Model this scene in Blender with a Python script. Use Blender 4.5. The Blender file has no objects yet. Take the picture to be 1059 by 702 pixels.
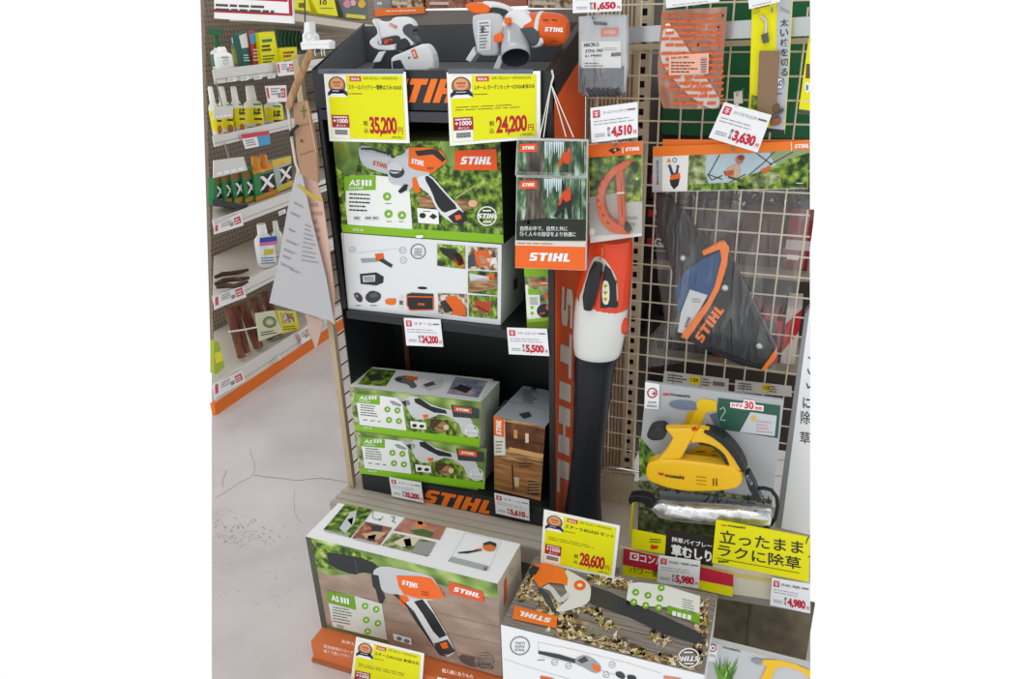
import bpy, bmesh, math, random
from mathutils import Vector, Matrix
random.seed(7)
SC = bpy.context.scene
COL = SC.collection

# ------------------------------------------------------------------ camera
W, H, FPX = 1059, 702, 795.0
CAM = Vector((0, 0, 1.5))
_dn = Vector((0.0266, 0.917, 0.399)).normalized()       # world "down" in camera axes (x right, y down, z forward)
_ex = Vector((0.935, 0.118, -0.334)); _ex = (_ex - _dn * _ex.dot(_dn)).normalized()
_ez = -_dn
_ey = _ez.cross(_ex) if False else None
_ey = (Vector((0.352, -0.381, 0.854)) - _dn * Vector((0.352, -0.381, 0.854)).dot(_dn))
_ey = (_ey - _ex * _ey.dot(_ex)).normalized()
cam_d = bpy.data.cameras.new('camera')
cam = bpy.data.objects.new('camera', cam_d); COL.objects.link(cam)
cam_d.sensor_width = 36; cam_d.lens = 36 * FPX / W; cam_d.clip_start = 0.05; cam_d.clip_end = 60
_r = Vector((_ex.x, _ey.x, _ez.x)); _u = -Vector((_ex.y, _ey.y, _ez.y)); _f = Vector((_ex.z, _ey.z, _ez.z))
M = Matrix((( _r.x, _u.x, -_f.x, CAM.x), (_r.y, _u.y, -_f.y, CAM.y), (_r.z, _u.z, -_f.z, CAM.z), (0, 0, 0, 1)))
cam.matrix_world = M
SC.camera = cam

# ------------------------------------------------------------------ light
wd = bpy.data.worlds.new('shop_light'); SC.world = wd; wd.use_nodes = True
bg = wd.node_tree.nodes['Background']; bg.inputs[0].default_value = (1, 1, 1, 1); bg.inputs[1].default_value = 1.02
def strip(name, loc, size, power):
    l = bpy.data.lights.new(name, 'AREA'); l.shape = 'RECTANGLE'; l.size, l.size_y = size; l.energy = power; l.color = (1, .985, .95)
    o = bpy.data.objects.new(name, l); o.location = loc; COL.objects.link(o); return o
strip('ceiling_strip_light', (-0.55, 0.15, 3.0), (2.6, .22), 14)
strip('ceiling_strip_light', (-1.2, -1.3, 3.0), (3.2, .22), 12)
strip('ceiling_strip_light', (-1.75, 2.3, 3.0), (.22, 2.4), 7)
vs = SC.view_settings
vs.view_transform = 'Standard'; vs.look = 'None'; vs.gamma = 1; vs.exposure = 0.0; vs.use_curve_mapping = False
SC.cycles.max_bounces = 8; SC.cycles.transparent_max_bounces = 16

# ------------------------------------------------------------------ geometry of the photograph: rays and planes
def ray(px, py):
    a, b = px - W / 2, py - H / 2
    return Vector((_r * a) - (_u * b) + _f * FPX)
class Plane:
    def __init__(s, p, n):
        s.p, s.n = Vector(p), Vector(n).normalized()
        if s.n.dot(CAM - s.p) < 0: s.n = -s.n
    def at(s, px, py, off=0.0):
        d = ray(px, py); return CAM + d * ((s.p + s.n * off - CAM).dot(s.n) / d.dot(s.n))
    def moved(s, off): return Plane(s.p + s.n * off, s.n)
def PY(y): return Plane((0, y, 0), (0, -1, 0))
def PX(x): return Plane((x, 0, 0), (1, 0, 0))
def PZ(z): return Plane((0, 0, z), (0, 0, 1))
def through(pa, pb):                      # upright plane through two points
    d = pb - pa; return Plane(pa, Vector((-d.y, d.x, 0)))
class V:                                  # a crop of the photograph: origin and zoom
    def __init__(s, ox, oy, z): s.o = (ox, oy, z)
    def __call__(s, x, y): return s.o[0] + x / s.o[2], s.o[1] + y / s.o[2]
class Q:                                  # unit coordinates inside a four-cornered card (tl, tr, br, bl)
    def __init__(s, tl, tr, br, bl): s.c = (tl, tr, br, bl)
    def __call__(s, u, v):
        a, b, c, d = s.c
        return tuple(a[i]*(1-u)*(1-v) + b[i]*u*(1-v) + c[i]*u*v + d[i]*(1-u)*v for i in (0, 1))
PXV = V(0, 0, 1)
A1, A2, A3 = V(215, 0, 4.3875), V(215, 140, 4.3875), V(215, 280, 4.3875)
A4, A5, A6, A7 = V(325, 0, 4.3875), V(455, 0, 4.3875), V(335, 130, 3.51), V(505, 110, 3.51)
B1, B2 = V(590, 0, 4.3875), V(700, 0, 4.3875)
B3, B4, B5, B6 = V(655, 130, 3.695), V(655, 250, 3.695), V(655, 380, 3.695), V(655, 512, 3.695)
B7, B8 = V(540, 240, 4.3875), V(540, 390, 4.3875)
C1, C2, C3, C5, C6 = V(345, 310, 2.925), V(305, 500, 3.476), V(505, 520, 3.858), V(345, 370, 5.4), V(300, 0, 5.85)
D1 = V(345, 290, 4.4125); D2 = V(365, 470, 4.4125); D3 = V(600, 540, 4.4125)

# ------------------------------------------------------------------ materials
def lin(h):
    h = h.lstrip('#'); out = []
    for i in (0, 2, 4):
        c = int(h[i:i+2], 16) / 255; out.append(c / 12.92 if c <= .04045 else ((c + .055) / 1.055) ** 2.4)
    return (*out, 1)
_mats = {}
def C(hexa, rough=.55, metal=0.0, spec=.35, name=None):
    k = (hexa, rough, metal, spec)
    if k in _mats: return _mats[k]
    m = bpy.data.materials.new(name or 'surface_' + hexa.lstrip('#')); m.use_nodes = True
    b = m.node_tree.nodes['Principled BSDF']
    b.inputs['Base Color'].default_value = lin(hexa); b.inputs['Roughness'].default_value = rough
    b.inputs['Metallic'].default_value = metal; b.inputs['Specular IOR Level'].default_value = spec
    _mats[k] = m; return m
def ramp_mat(name, stops, scale=60, detail=3, stretch=(1, 1, 1), rough=.45, kind='noise', bump=0, spec=.35, dist=0.0, constant=False):
    if name in _mats: return _mats[name]
    m = bpy.data.materials.new(name); m.use_nodes = True; nt = m.node_tree; b = nt.nodes['Principled BSDF']
    tc = nt.nodes.new('ShaderNodeTexCoord'); mp = nt.nodes.new('ShaderNodeMapping'); mp.inputs['Scale'].default_value = stretch
    nt.links.new(tc.outputs['Object'], mp.inputs['Vector'])
    if kind == 'noise':
        t = nt.nodes.new('ShaderNodeTexNoise'); t.inputs['Scale'].default_value = scale; t.inputs['Detail'].default_value = detail
        t.inputs['Distortion'].default_value = dist; out = t.outputs['Fac']
    elif kind == 'voronoi':
        t = nt.nodes.new('ShaderNodeTexVoronoi'); t.inputs['Scale'].default_value = scale
        sp = nt.nodes.new('ShaderNodeSeparateColor'); nt.links.new(t.outputs['Color'], sp.inputs[0]); out = sp.outputs[0]
    else:
        t = nt.nodes.new('ShaderNodeTexWave'); t.inputs['Scale'].default_value = scale; t.inputs['Distortion'].default_value = dist
        t.inputs['Detail'].default_value = detail; out = t.outputs['Fac']
    nt.links.new(mp.outputs[0], t.inputs['Vector'])
    r = nt.nodes.new('ShaderNodeValToRGB'); cr = r.color_ramp
    if constant: cr.interpolation = 'CONSTANT'
    while len(cr.elements) < len(stops): cr.elements.new(.5)
    for e, (p, h) in zip(cr.elements, stops): e.position = p; e.color = lin(h)
    nt.links.new(out, r.inputs[0]); nt.links.new(r.outputs[0], b.inputs['Base Color'])
    b.inputs['Roughness'].default_value = rough; b.inputs['Specular IOR Level'].default_value = spec
    if bump:
        bp = nt.nodes.new('ShaderNodeBump'); bp.inputs['Strength'].default_value = bump; bp.inputs['Distance'].default_value = .004
        nt.links.new(out, bp.inputs['Height']); nt.links.new(bp.outputs[0], b.inputs['Normal'])
    _mats[name] = m; return m
def film(name, tint='#ffffff', clear=.8, rough=.12, bump=.6, scale=18, stretch=(1, 1, .35), body='#dfe1e4', share=.3):
    if name in _mats: return _mats[name]
    m = bpy.data.materials.new(name); m.use_nodes = True; nt = m.node_tree; nt.nodes.remove(nt.nodes['Principled BSDF'])
    tr = nt.nodes.new('ShaderNodeBsdfTransparent'); tr.inputs[0].default_value = lin(tint)
    gl = nt.nodes.new('ShaderNodeBsdfGlossy'); gl.inputs['Roughness'].default_value = rough
    df = nt.nodes.new('ShaderNodeBsdfDiffuse'); df.inputs[0].default_value = lin(body)
    mx0 = nt.nodes.new('ShaderNodeMixShader'); mx0.inputs[0].default_value = share
    mx = nt.nodes.new('ShaderNodeMixShader')
    tc = nt.nodes.new('ShaderNodeTexCoord'); mp = nt.nodes.new('ShaderNodeMapping'); mp.inputs['Scale'].default_value = stretch
    mp.inputs['Rotation'].default_value = (0, .5, 0)
    no = nt.nodes.new('ShaderNodeTexNoise'); no.inputs['Scale'].default_value = scale; no.inputs['Detail'].default_value = 2; no.inputs['Distortion'].default_value = 1.2
    rp = nt.nodes.new('ShaderNodeMapRange'); rp.inputs[1].default_value = .52; rp.inputs[2].default_value = .72; rp.inputs[3].default_value = 1 - clear; rp.inputs[4].default_value = min(1, (1 - clear) * 2.4)
    bp = nt.nodes.new('ShaderNodeBump'); bp.inputs['Strength'].default_value = bump; bp.inputs['Distance'].default_value = .02
    L = nt.links.new
    L(tc.outputs['Object'], mp.inputs[0]); L(mp.outputs[0], no.inputs['Vector']); L(no.outputs['Fac'], bp.inputs['Height']); L(no.outputs['Fac'], rp.inputs[0])
    L(bp.outputs[0], gl.inputs['Normal']); L(gl.outputs[0], mx0.inputs[1]); L(df.outputs[0], mx0.inputs[2])
    L(rp.outputs[0], mx.inputs[0]); L(tr.outputs[0], mx.inputs[1]); L(mx0.outputs[0], mx.inputs[2]); L(mx.outputs[0], nt.nodes['Material Output'].inputs[0])
    _mats[name] = m; return m
def mt(x): return C(x) if isinstance(x, str) else x

WHITE, OFFW, INK, RED, NAVY = '#f2f4f6', '#e6e8ea', '#22252a', '#c01f3a', '#20264a'
ORG = C('#ef6a1c', .4); ORGL = '#f37a22'
LIME = '#8dc21f'
YEL = C('#e9e400', .5)
BLACK = C('#121417', .38, 0, .45)
PHF = ramp_mat('foliage_picture', [(0.3, '#131d10'), (.42, '#2f4a1a'), (.52, '#5f8424'), (.62, '#93ad3c'), (.78, '#dfe7a8')], 60, 6)
PHG = ramp_mat('grass_picture', [(.3, '#26381a'), (.45, '#4d6d24'), (.55, '#7d9f36'), (.7, '#b6c96a')], 90, 4, (1, 1, .5))
PHB = ramp_mat('blurred_green_picture', [(.3, '#4c6b2c'), (.5, '#86a552'), (.65, '#b7c97c'), (.75, '#d9e2b4')], 16, 1)
PHW = ramp_mat('timber_picture', [(.25, '#5d4128'), (.45, '#8d6844'), (.6, '#b58e63'), (.75, '#d6b78c')], 26, 4, (1, 1, 6))
PHE = ramp_mat('earth_picture', [(.25, '#8e7869'), (.5, '#a08a7b'), (.75, '#b39e8f')], 12, 4, (1, 1, 2.5))
PHS = ramp_mat('soil_picture', [(.3, '#2c2a22'), (.45, '#565440'), (.55, '#6f7a4e'), (.7, '#a4a78e')], 110, 5)
PHT = ramp_mat('brick_red_picture', [(.3, '#6b3a2c'), (.5, '#9a5b48'), (.7, '#c08a74')], 60, 3)
PHM = ramp_mat('workshop_picture', [(.3, '#3a332c'), (.45, '#8a6a4a'), (.55, '#c9b89c'), (.7, '#e8e2d6')], 75, 3)
PHL = ramp_mat('leaf_litter_picture', [(0, '#6a4f2c'), (.2, '#b58f4e'), (.4, '#e3cf9c'), (.55, '#8e6a3a'), (.7, '#cfae6a'), (.85, '#f0e6c6'), (.95, '#7d8a2e')], 95, kind='voronoi', constant=True)
PHD = ramp_mat('grey_decking_picture', [(.3, '#6d6660'), (.5, '#857d76'), (.7, '#98918a')], 10, 4, (1.2, 22, 1))
PHK = ramp_mat('forest_picture', [(.3, '#1d2a1e'), (.45, '#35503a'), (.55, '#5d7f5c'), (.68, '#a9c3b4'), (.8, '#dfeaf0')], 48, 4, (1.6, 1, .55))
PHH = ramp_mat('hedge_picture', [(.3, '#3c4a2a'), (.45, '#6d7d48'), (.58, '#a2ad78'), (.75, '#d8dcc2')], 60, 4)

# ------------------------------------------------------------------ mesh building
class MB:
    def __init__(s): s.v, s.f, s.m, s.mats, s.sm = [], [], [], [], []
    def mi(s, mat):
        mat = mt(mat)
        if mat not in s.mats: s.mats.append(mat)
        return s.mats.index(mat)
    def face(s, pts, mat, smooth=False):
        n = len(s.v); s.v += [Vector(p) for p in pts]; s.f.append(list(range(n, n + len(pts)))); s.m.append(s.mi(mat)); s.sm.append(smooth)
    def mesh(s, verts, faces, mat, smooth=False):
        n = len(s.v); k = s.mi(mat); s.v += [Vector(p) for p in verts]
        for f in faces: s.f.append([n + i for i in f]); s.m.append(k); s.sm.append(smooth)
        return s
    def box(s, lo, hi, mat):
        x0, y0, z0 = lo; x1, y1, z1 = hi
        return s.hexa([(x0,y0,z0),(x1,y0,z0),(x1,y1,z0),(x0,y1,z0),(x0,y0,z1),(x1,y0,z1),(x1,y1,z1),(x0,y1,z1)], mat)
    def hexa(s, c, mat):
        return s.mesh(c, [(3,2,1,0),(4,5,6,7),(0,1,5,4),(1,2,6,5),(2,3,7,6),(3,0,4,7)], mat)
    def prism(s, pts, vec, mat, side=None):       # polygon pushed along vec
        pts = [Vector(p) for p in pts]; vec = Vector(vec); n = len(pts)
        nrm = Vector((0, 0, 0))
        for i in range(n): nrm += pts[i].cross(pts[(i + 1) % n])
        if nrm.dot(vec) > 0: pts = pts[::-1]
        b = [p + vec for p in pts]
        s.mesh(pts + b, [list(range(n)), list(range(2*n - 1, n - 1, -1))], mat)
        s.mesh(pts + b, [(i, i + n, (i + 1) % n + n, (i + 1) % n) for i in range(n)], side or mat)
        return s
    def bar(s, a, b, w, h, mat, up=(0, 0, 1)):
        a, b = Vector(a), Vector(b); d = (b - a).normalized(); up = Vector(up)
        x = d.cross(up).normalized() * w / 2; y = x.cross(d).normalized() * h / 2
        return s.hexa([a-x-y, a+x-y, b+x-y, b-x-y, a-x+y, a+x+y, b+x+y, b-x+y], mat)
    def tube(s, pts, r, mat, n=8, closed=False):
        pts = [Vector(p) for p in pts]; rs = r if isinstance(r, (list, tuple)) else [r] * len(pts)
        vs, fs = [], []; ref = Vector((.3, .5, .81))
        for i, p in enumerate(pts):
            d = (pts[min(i + 1, len(pts) - 1)] - pts[max(i - 1, 0)])
            d = d.normalized() if d.length else Vector((0, 0, 1))
            x = d.cross(ref).normalized(); y = d.cross(x).normalized()
            vs += [p + (x * math.cos(2 * math.pi * k / n) + y * math.sin(2 * math.pi * k / n)) * rs[i] for k in range(n)]
        for i in range(len(pts) - 1):
            for k in range(n): fs.append((i*n + k, i*n + (k+1) % n, (i+1)*n + (k+1) % n, (i+1)*n + k))
        s.mesh(vs, fs, mat, True)
        m = len(pts) - 1
        s.mesh(vs[:n], [list(range(n - 1, -1, -1))], mat); s.mesh(vs[m*n:], [list(range(n))], mat)
        return s
    def lathe(s, base, prof, mat, n=20, axis=(0, 0, 1), squash=(1, 1)):   # prof: (radius, height) from the base up
        base = Vector(base); ax = Vector(axis).normalized(); ref = Vector((1, 0, 0)) if abs(ax.x) < .9 else Vector((0, 1, 0))
        y = ax.cross(ref).normalized(); x = y.cross(ax).normalized(); vs, fs = [], []
        for r, h in prof:
            for k in range(n):
                a = 2 * math.pi * k / n; vs.append(base + ax * h + x * (math.cos(a) * r * squash[0]) + y * (math.sin(a) * r * squash[1]))
        for i in range(len(prof) - 1):
            for k in range(n): fs.append((i*n + k, i*n + (k+1) % n, (i+1)*n + (k+1) % n, (i+1)*n + k))
        s.mesh(vs, fs, mat, True)
        s.mesh(vs[:n], [list(range(n - 1, -1, -1))], mat); s.mesh(vs[-n:], [list(range(n))], mat)
        return s
    def slab(s, plane, view, pts, mat, front=.01, back=-.01, bevel=.003, smooth=0, side=None):
        """an outline given its own thickness (front/back offsets from its plane) and rounded rims"""
        pts = chaikin(pts, smooth)
        P = [plane.at(*view(*p), front) for p in pts]
        nrm = Vector((0, 0, 0))
        for i in range(len(P)): nrm += P[i].cross(P[(i + 1) % len(P)])
        if nrm.dot(plane.n) < 0: P = P[::-1]
        bm = bmesh.new(); vs = [bm.verts.new(p) for p in P]
        f = bm.faces.new(vs); r = bmesh.ops.extrude_face_region(bm, geom=[f])
        nv = [g for g in r['geom'] if isinstance(g, bmesh.types.BMVert)]
        for v in vs: v.co -= plane.n * (front - back)
        ff = [g for g in r['geom'] if isinstance(g, bmesh.types.BMFace)][0]
        if f.is_valid and f.normal.dot(plane.n) > 0: f.normal_flip()
        bmesh.ops.recalc_face_normals(bm, faces=bm.faces)
        if bevel:
            bmesh.ops.bevel(bm, geom=list(ff.edges), offset=bevel, segments=3, profile=.6, affect='EDGES', clamp_overlap=True)
        bm.verts.index_update()
        s.mesh([v.co.copy() for v in bm.verts], [[v.index for v in q.verts] for q in bm.faces], mat, False)
        bm.free(); return s
def chaikin(pts, k):
    for _ in range(k):
        o = []
        for i in range(len(pts)):
            a, b = pts[i], pts[(i + 1) % len(pts)]
            o += [(a[0]*.75 + b[0]*.25, a[1]*.75 + b[1]*.25), (a[0]*.25 + b[0]*.75, a[1]*.25 + b[1]*.75)]
        pts = o
    return pts

_txt = {}
def glyphs(body, bold, shear, space=1.0):
    k = (body, bold, shear, space)
    if k not in _txt:
        c = bpy.data.curves.new('t', 'FONT'); c.body = body; c.offset = bold; c.shear = shear; c.resolution_u = 3; c.space_character = space
        o = bpy.data.objects.new('t', c); m = o.to_mesh()
        v = [(p.co.x, p.co.y) for p in m.vertices]; f = [list(q.vertices) for q in m.polygons]
        o.to_mesh_clear(); bpy.data.objects.remove(o); bpy.data.curves.remove(c)
        xs = [a for a, b in v] or [0, 1]; ys = [b for a, b in v] or [0, 1]; x0, x1, y0, y1 = min(xs), max(xs), min(ys), max(ys)
        _txt[k] = ([((a - x0) / (x1 - x0 or 1), (b - y0) / (y1 - y0 or 1)) for a, b in v], f)
    return _txt[k]
STEP = .00035
class Art(MB):
    """print lying on a plane: shapes are given in a view, later layers lie a hair above earlier ones"""
    def __init__(s, plane, view, lift=.0006): super().__init__(); s.pl, s.vw, s.l = plane, view, lift
    def at(s, x, y, L): return s.pl.at(*s.vw(x, y), s.l + L * STEP)
    def poly(s, pts, mat, L=1, smooth=0):
        s.face([s.at(x, y, L) for x, y in chaikin(pts, smooth)], mat); return s
    def rect(s, x0, y0, x1, y1, mat, L=1, sk=0): return s.poly([(x0, y0), (x1, y0 + sk), (x1, y1 + sk), (x0, y1)], mat, L)
    def circ(s, x, y, r, mat, L=1, ry=None, n=20, rot=0):
        ry = ry or r; c, d = math.cos(rot), math.sin(rot); pts = []
        for k in range(n):
            a = 2 * math.pi * k / n; p, q = math.cos(a) * r, math.sin(a) * ry; pts.append((x + p * c - q * d, y + p * d + q * c))
        return s.poly(pts, mat, L)
    def ring(s, x, y, r, w, mat, L=1, n=24, ry=None):
        ry = ry or r
        for k in range(n):
            a, b = 2 * math.pi * k / n, 2 * math.pi * (k + 1) / n
            s.poly([(x + r*math.cos(a), y + ry*math.sin(a)), (x + r*math.cos(b), y + ry*math.sin(b)), (x + (r-w)*math.cos(b), y + (ry-w)*math.sin(b)), (x + (r-w)*math.cos(a), y + (ry-w)*math.sin(a))], mat, L)
        return s
    def line(s, pts, w, mat, L=1):
        for (x0, y0), (x1, y1) in zip(pts, pts[1:]):
            d = math.hypot(x1 - x0, y1 - y0) or 1; a, b = -(y1 - y0) / d * w / 2, (x1 - x0) / d * w / 2
            s.poly([(x0 + a, y0 + b), (x1 + a, y1 + b), (x1 - a, y1 - b), (x0 - a, y0 - b)], mat, L)
        return s
    def text(s, body, a, b, h, mat, L=2, bold=.02, shear=0, up=None, space=1.0):
        """baseline from a to b, height h (view units)"""
        v, f = glyphs(body, bold, shear, space); ux, uy = up if up else (0, -h)
        if not v: return s
        s.mesh([s.at(a[0] + (b[0]-a[0])*x + ux*y, a[1] + (b[1]-a[1])*x + uy*y, L) for x, y in v], f, mat); return s
    def lines(s, x0, y0, x1, y1, n, mat='#55595f', L=2, sk=0, w=.45, ragged=.35):
        st = (y1 - y0) / n
        for i in range(n):
            y = y0 + st * (i + .2); e = x1 - (x1 - x0) * ragged * random.random(); x = x0
            while x < e:
                l = min((x1 - x0) * random.uniform(.06, .2), e - x)
                k0, k1 = sk * (x - x0) / (x1 - x0), sk * (x + l - x0) / (x1 - x0)
                s.poly([(x, y + k0), (x + l, y + k1), (x + l, y + k1 + st * w), (x, y + k0 + st * w)], mat, L); x += l + (x1 - x0) * .025
        return s
    def stihl(s, o, adv, up, mat, L=2, shear=.22):
        """the five slanted block letters: o = start of the baseline, adv = whole width, up = height vector"""
        def put(pts):
            s.poly([(o[0] + adv[0]*(x + shear*.2*y) + up[0]*y, o[1] + adv[1]*(x + shear*.2*y) + up[1]*y) for x, y in pts], mat, L)
        t = .26
        put([(0, 0), (.13, 0), (.185, .1), (.185, .5), (.14, .6), (.075, .6), (.075, .76), (.185, .76), (.185, 1), (.05, 1), (0, .9), (0, .47), (.04, .38), (.11, .38), (.11, .24), (0, .24)])
        put([(.215, 1), (.43, 1), (.43, .75), (.365, .75), (.365, 0), (.28, 0), (.28, .75), (.215, .75)])
        put([(.46, 0), (.545, 0), (.545, 1), (.46, 1)])
        put([(.58, 0), (.665, 0), (.665, .37), (.72, .37), (.72, 0), (.805, 0), (.805, 1), (.72, 1), (.72, .62), (.665, .62), (.665, 1), (.58, 1)])
        put([(.84, 0), (1.0, 0), (1.0, .25), (.925, .25), (.925, 1), (.84, 1)])
        return s
def link(name, mb, loc=Vector((0, 0, 0)), parent=None):
    me = bpy.data.meshes.new(name); me.from_pydata([v - loc for v in mb.v], [], mb.f)
    for m in mb.mats: me.materials.append(m)
    me.polygons.foreach_set('material_index', mb.m); me.polygons.foreach_set('use_smooth', mb.sm); me.update()
    o = bpy.data.objects.new(name, me); COL.objects.link(o)
    if parent: o.parent = parent
    return o
def bounds(mbs):
    vs = [v for m in mbs for v in m.v]
    lo = [min(v[i] for v in vs) for i in range(3)]; hi = [max(v[i] for v in vs) for i in range(3)]
    return Vector(((lo[0] + hi[0]) / 2, (lo[1] + hi[1]) / 2, lo[2]))
def thing(name, label, cat, parts, group=None):
    """parts: [(name, mesh builder, [sub-parts], label)]; one entry called None makes a thing of one mesh"""
    def walk(ps):
        for p in ps:
            yield p[1]
            if len(p) > 2 and p[2]: yield from walk(p[2])
    loc = bounds(list(walk(parts)))
    if len(parts) == 1 and parts[0][0] is None:
        root = link(name, parts[0][1], loc)
        rest = parts[0][2] if len(parts[0]) > 2 else []
    else:
        root = bpy.data.objects.new(name, None); root.empty_display_size = .05; COL.objects.link(root); rest = parts
    root.location = loc; root['label'] = label; root['category'] = cat
    if group: root['group'] = group
    def add(ps, par):
        for p in ps:
            o = link(p[0], p[1], loc, par)
            if len(p) > 3 and p[3]: o['label'] = p[3]
            if len(p) > 2 and p[2]: add(p[2], o)
    add(rest, root)
    return root
def one(name, label, cat, mb, group=None): return thing(name, label, cat, [(None, mb)], group)
def structure(name, mb, loc=None):
    loc = loc or bounds([mb]); o = link(name, mb, loc); o.location = loc; o['kind'] = 'structure'; return o

# a carton traced on its upright front: tl, tr, br, bl in photo pixels; depth from a corner of its back
CARTONS = []
class Carton:
    def __init__(s, tl, tr, br, bl, y, depth, yb=None, zb=None):
        a = PY(y).at(*tl); b = PZ(a.z).at(*tr) if yb is None else PY(yb).at(*tr)
        s.pl = through(a, b); s.q = Q(tl, tr, br, bl)
        s.c = [s.pl.at(*p) for p in (tl, tr, br, bl)]
        if zb is not None: s.c[2].z = s.c[3].z = zb
        zt = (s.c[0].z + s.c[1].z) / 2; zb = (s.c[2].z + s.c[3].z) / 2
        s.d = -s.pl.n * depth; s.zt, s.zb = zt, zb
        c = s.c; s.top = PZ(zt)
        CARTONS.append(s)
        s.right = Plane(c[1], (c[1] - c[0]).normalized())
    def body(s, mat, side=None, top=None, inset=.0):
        m = MB(); c, d = s.c, s.d; side = side or mat; top = top or side
        k = [v + d for v in c]
        m.mesh(c, [(3, 2, 1, 0)], mat)
        m.mesh([c[0], c[1], k[1], k[0]], [(0, 1, 2, 3)], top)
        m.mesh([c[1], c[2], k[2], k[1]], [(0, 1, 2, 3)], side)
        m.mesh([c[3], c[0], k[0], k[3]], [(0, 1, 2, 3)], side)
        m.mesh([k[0], k[1], k[2], k[3]], [(0, 1, 2, 3)], side)
        m.mesh([c[2], c[3], k[3], k[2]], [(0, 1, 2, 3)], side)
        return m
def cards(plane, view, pts, mat, t=.0015, back=None):      # a thin card with real thickness
    m = MB(); m.prism([plane.at(*view(*p), 0) for p in pts], -plane.n * t, mat, back); return m

def proj(p):
    d = Vector(p) - CAM; z = d.dot(_f)
    return W / 2 + FPX * d.dot(_r) / z, H / 2 - FPX * d.dot(_u) / z
def col_y(px, x, z, lo=.3, hi=6):         # the Y at which the line X=x, Z=z crosses a picture column
    for _ in range(50):
        m = (lo + hi) / 2
        if proj((x, m, z))[0] < px: lo = m
        else: hi = m
    return (lo + hi) / 2

def lim_x(px, y, z, lo=-1.5, hi=1.0):     # the X at which the line Y=y, Z=z crosses a picture column
    for _ in range(50):
        m = (lo + hi) / 2
        if proj((m, y, z))[0] < px: lo = m
        else: hi = m
    return (lo + hi) / 2
RIGHT = 837.5
# ================================================================== THE SETTING
def concrete():
    m = ramp_mat('shop_floor_concrete', [(.25, '#bbb2b2'), (.45, '#cac3c3'), (.6, '#d2cbcb'), (.8, '#d8d3d3')], 3.2, 8, rough=.42, spec=.4)
    return m
Z0 = PZ(0)
fl = MB()
cor = [Z0.at(219, 250), Z0.at(219, 760), Z0.at(838, 760), Z0.at(838, 330)]
fl.prism(cor, (0, 0, -.05), concrete())
floor = structure('floor', fl)
ce = MB(); ce.box((-4.2, -3.0, 3.05), (3.2, 4.6, 3.1), C('#d5d6d4', .8)); structure('ceiling', ce)
C4 = V(215, 400, 4.3875)
cr = Art(Z0, C4, .0004)
CRK = C('#8d8480', .8)
for pts, w in (([(190, 285), (200, 310), (212, 345), (206, 400)], 1.6), ([(206, 400), (150, 432), (90, 470), (30, 505)], 1.3),
               ([(206, 402), (300, 410), (400, 424), (500, 412), (560, 420), (640, 432)], 1.8), ([(395, 470), (388, 520), (398, 580), (430, 625)], 1.1),
               ([(85, 375), (68, 415), (70, 455)], 1.8)):
    q = []
    for (a, b), (c, d) in zip(pts, pts[1:]):
        for k in range(4):
            t = k / 4; q.append((a + (c - a) * t + random.uniform(-3, 3), b + (d - b) * t + random.uniform(-3, 3)))
    cr.line(q + [pts[-1]], w, CRK)
for _ in range(240):
    x, y = (random.gauss(130, 80), random.gauss(665, 34)) if random.random() < .6 else (random.uniform(30, 430), random.uniform(600, 1000))
    if x > 30 and y < 1200: cr.circ(x, y, random.uniform(1.2, 6), random.choice(['#aaa39f', '#9c9591', '#b5aeaa']), 1, ry=random.uniform(.8, 2.2), n=8, rot=random.uniform(-.5, .2))
for _ in range(22):
    x, y = random.uniform(60, 560), random.uniform(60, 560); cr.circ(x, y, random.uniform(1, 3), '#b8b1ab', 1, ry=1.2, n=7)
co = link('crack_pattern', cr, floor.location.copy(), floor)

# ---------------------------------------------------------------- wall fixture: posts, ribbed panel, deck, kick plate
BEI = C('#c2b59c', .5); BEID = C('#a89a80', .55); STEEL = C('#c9c4ba', .35, .2)
XR0, XR1, YF, YBK, ZDECK = -1.105, -.518, 1.60, 1.85, .214
def slotted_post(x, w, y, z0, z1, label, name='slotted_shelf_post'):
    p = MB(); e = w * .27
    p.box((x - w/2, y, z0), (x - w/2 + e, y + .03, z1), BEI); p.box((x + w/2 - e, y, z0), (x + w/2, y + .03, z1), BEI)
    z = z0
    while z < z1:
        p.box((x - w/2 + e, y, z), (x + w/2 - e, y + .004, min(z + .016, z1)), BEI); z += .031
    b = MB(); b.box((x - w/2 + e, y + .02, z0), (x + w/2 - e, y + .028, z1), '#1c1a18')
    return thing(name, label, 'shelf post', [('post', p), ('slot_channel', b)])
slotted_post(-.386, .033, 1.86, ZDECK, 1.64, 'beige slotted steel post between the ribbed panel and the wire grid')
rp = MB(); rp.box((-.53, 1.9, ZDECK), (-.405, 1.91, 1.64), BEID)
x = -.528
while x < -.408: rp.box((x, 1.893, ZDECK), (x + .006, 1.901, 1.64), BEI); x += .0095
one('ribbed_back_panel', 'beige ribbed steel panel behind the hanging leaf blower', 'panel', rp)
dk = MB(); dk.box((-1.16, 1.51, ZDECK - .02), (-.2, 1.89, ZDECK), C('#b5ab9c', .45))
lp = MB()
for k in range(3): lp.box((-1.16, 1.508 + k * .028, ZDECK), (-.38, 1.526 + k * .028, ZDECK + .0035), C('#b5aea3', .4))
fr = MB(); fr.box((-1.16, 1.505, ZDECK - .05), (-.2, 1.51, ZDECK), C('#aaa094', .5))
dk2 = MB(); dk2.prism([(-.2, 1.512, .225), (lim_x(RIGHT, 1.512, .225), 1.512, .225), (lim_x(RIGHT, 1.87, .225), 1.87, .225), (-.2, 1.87, .225)], (0, 0, -.025), C('#b5ab9c', .45))
RAILV = D3
rpl = PY(1.503)
rl = MB(); pA, pB, pC, pD = (rpl.at(*p) for p in ((641, 566), (838, 600), (838, 626), (641, 597)))
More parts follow.
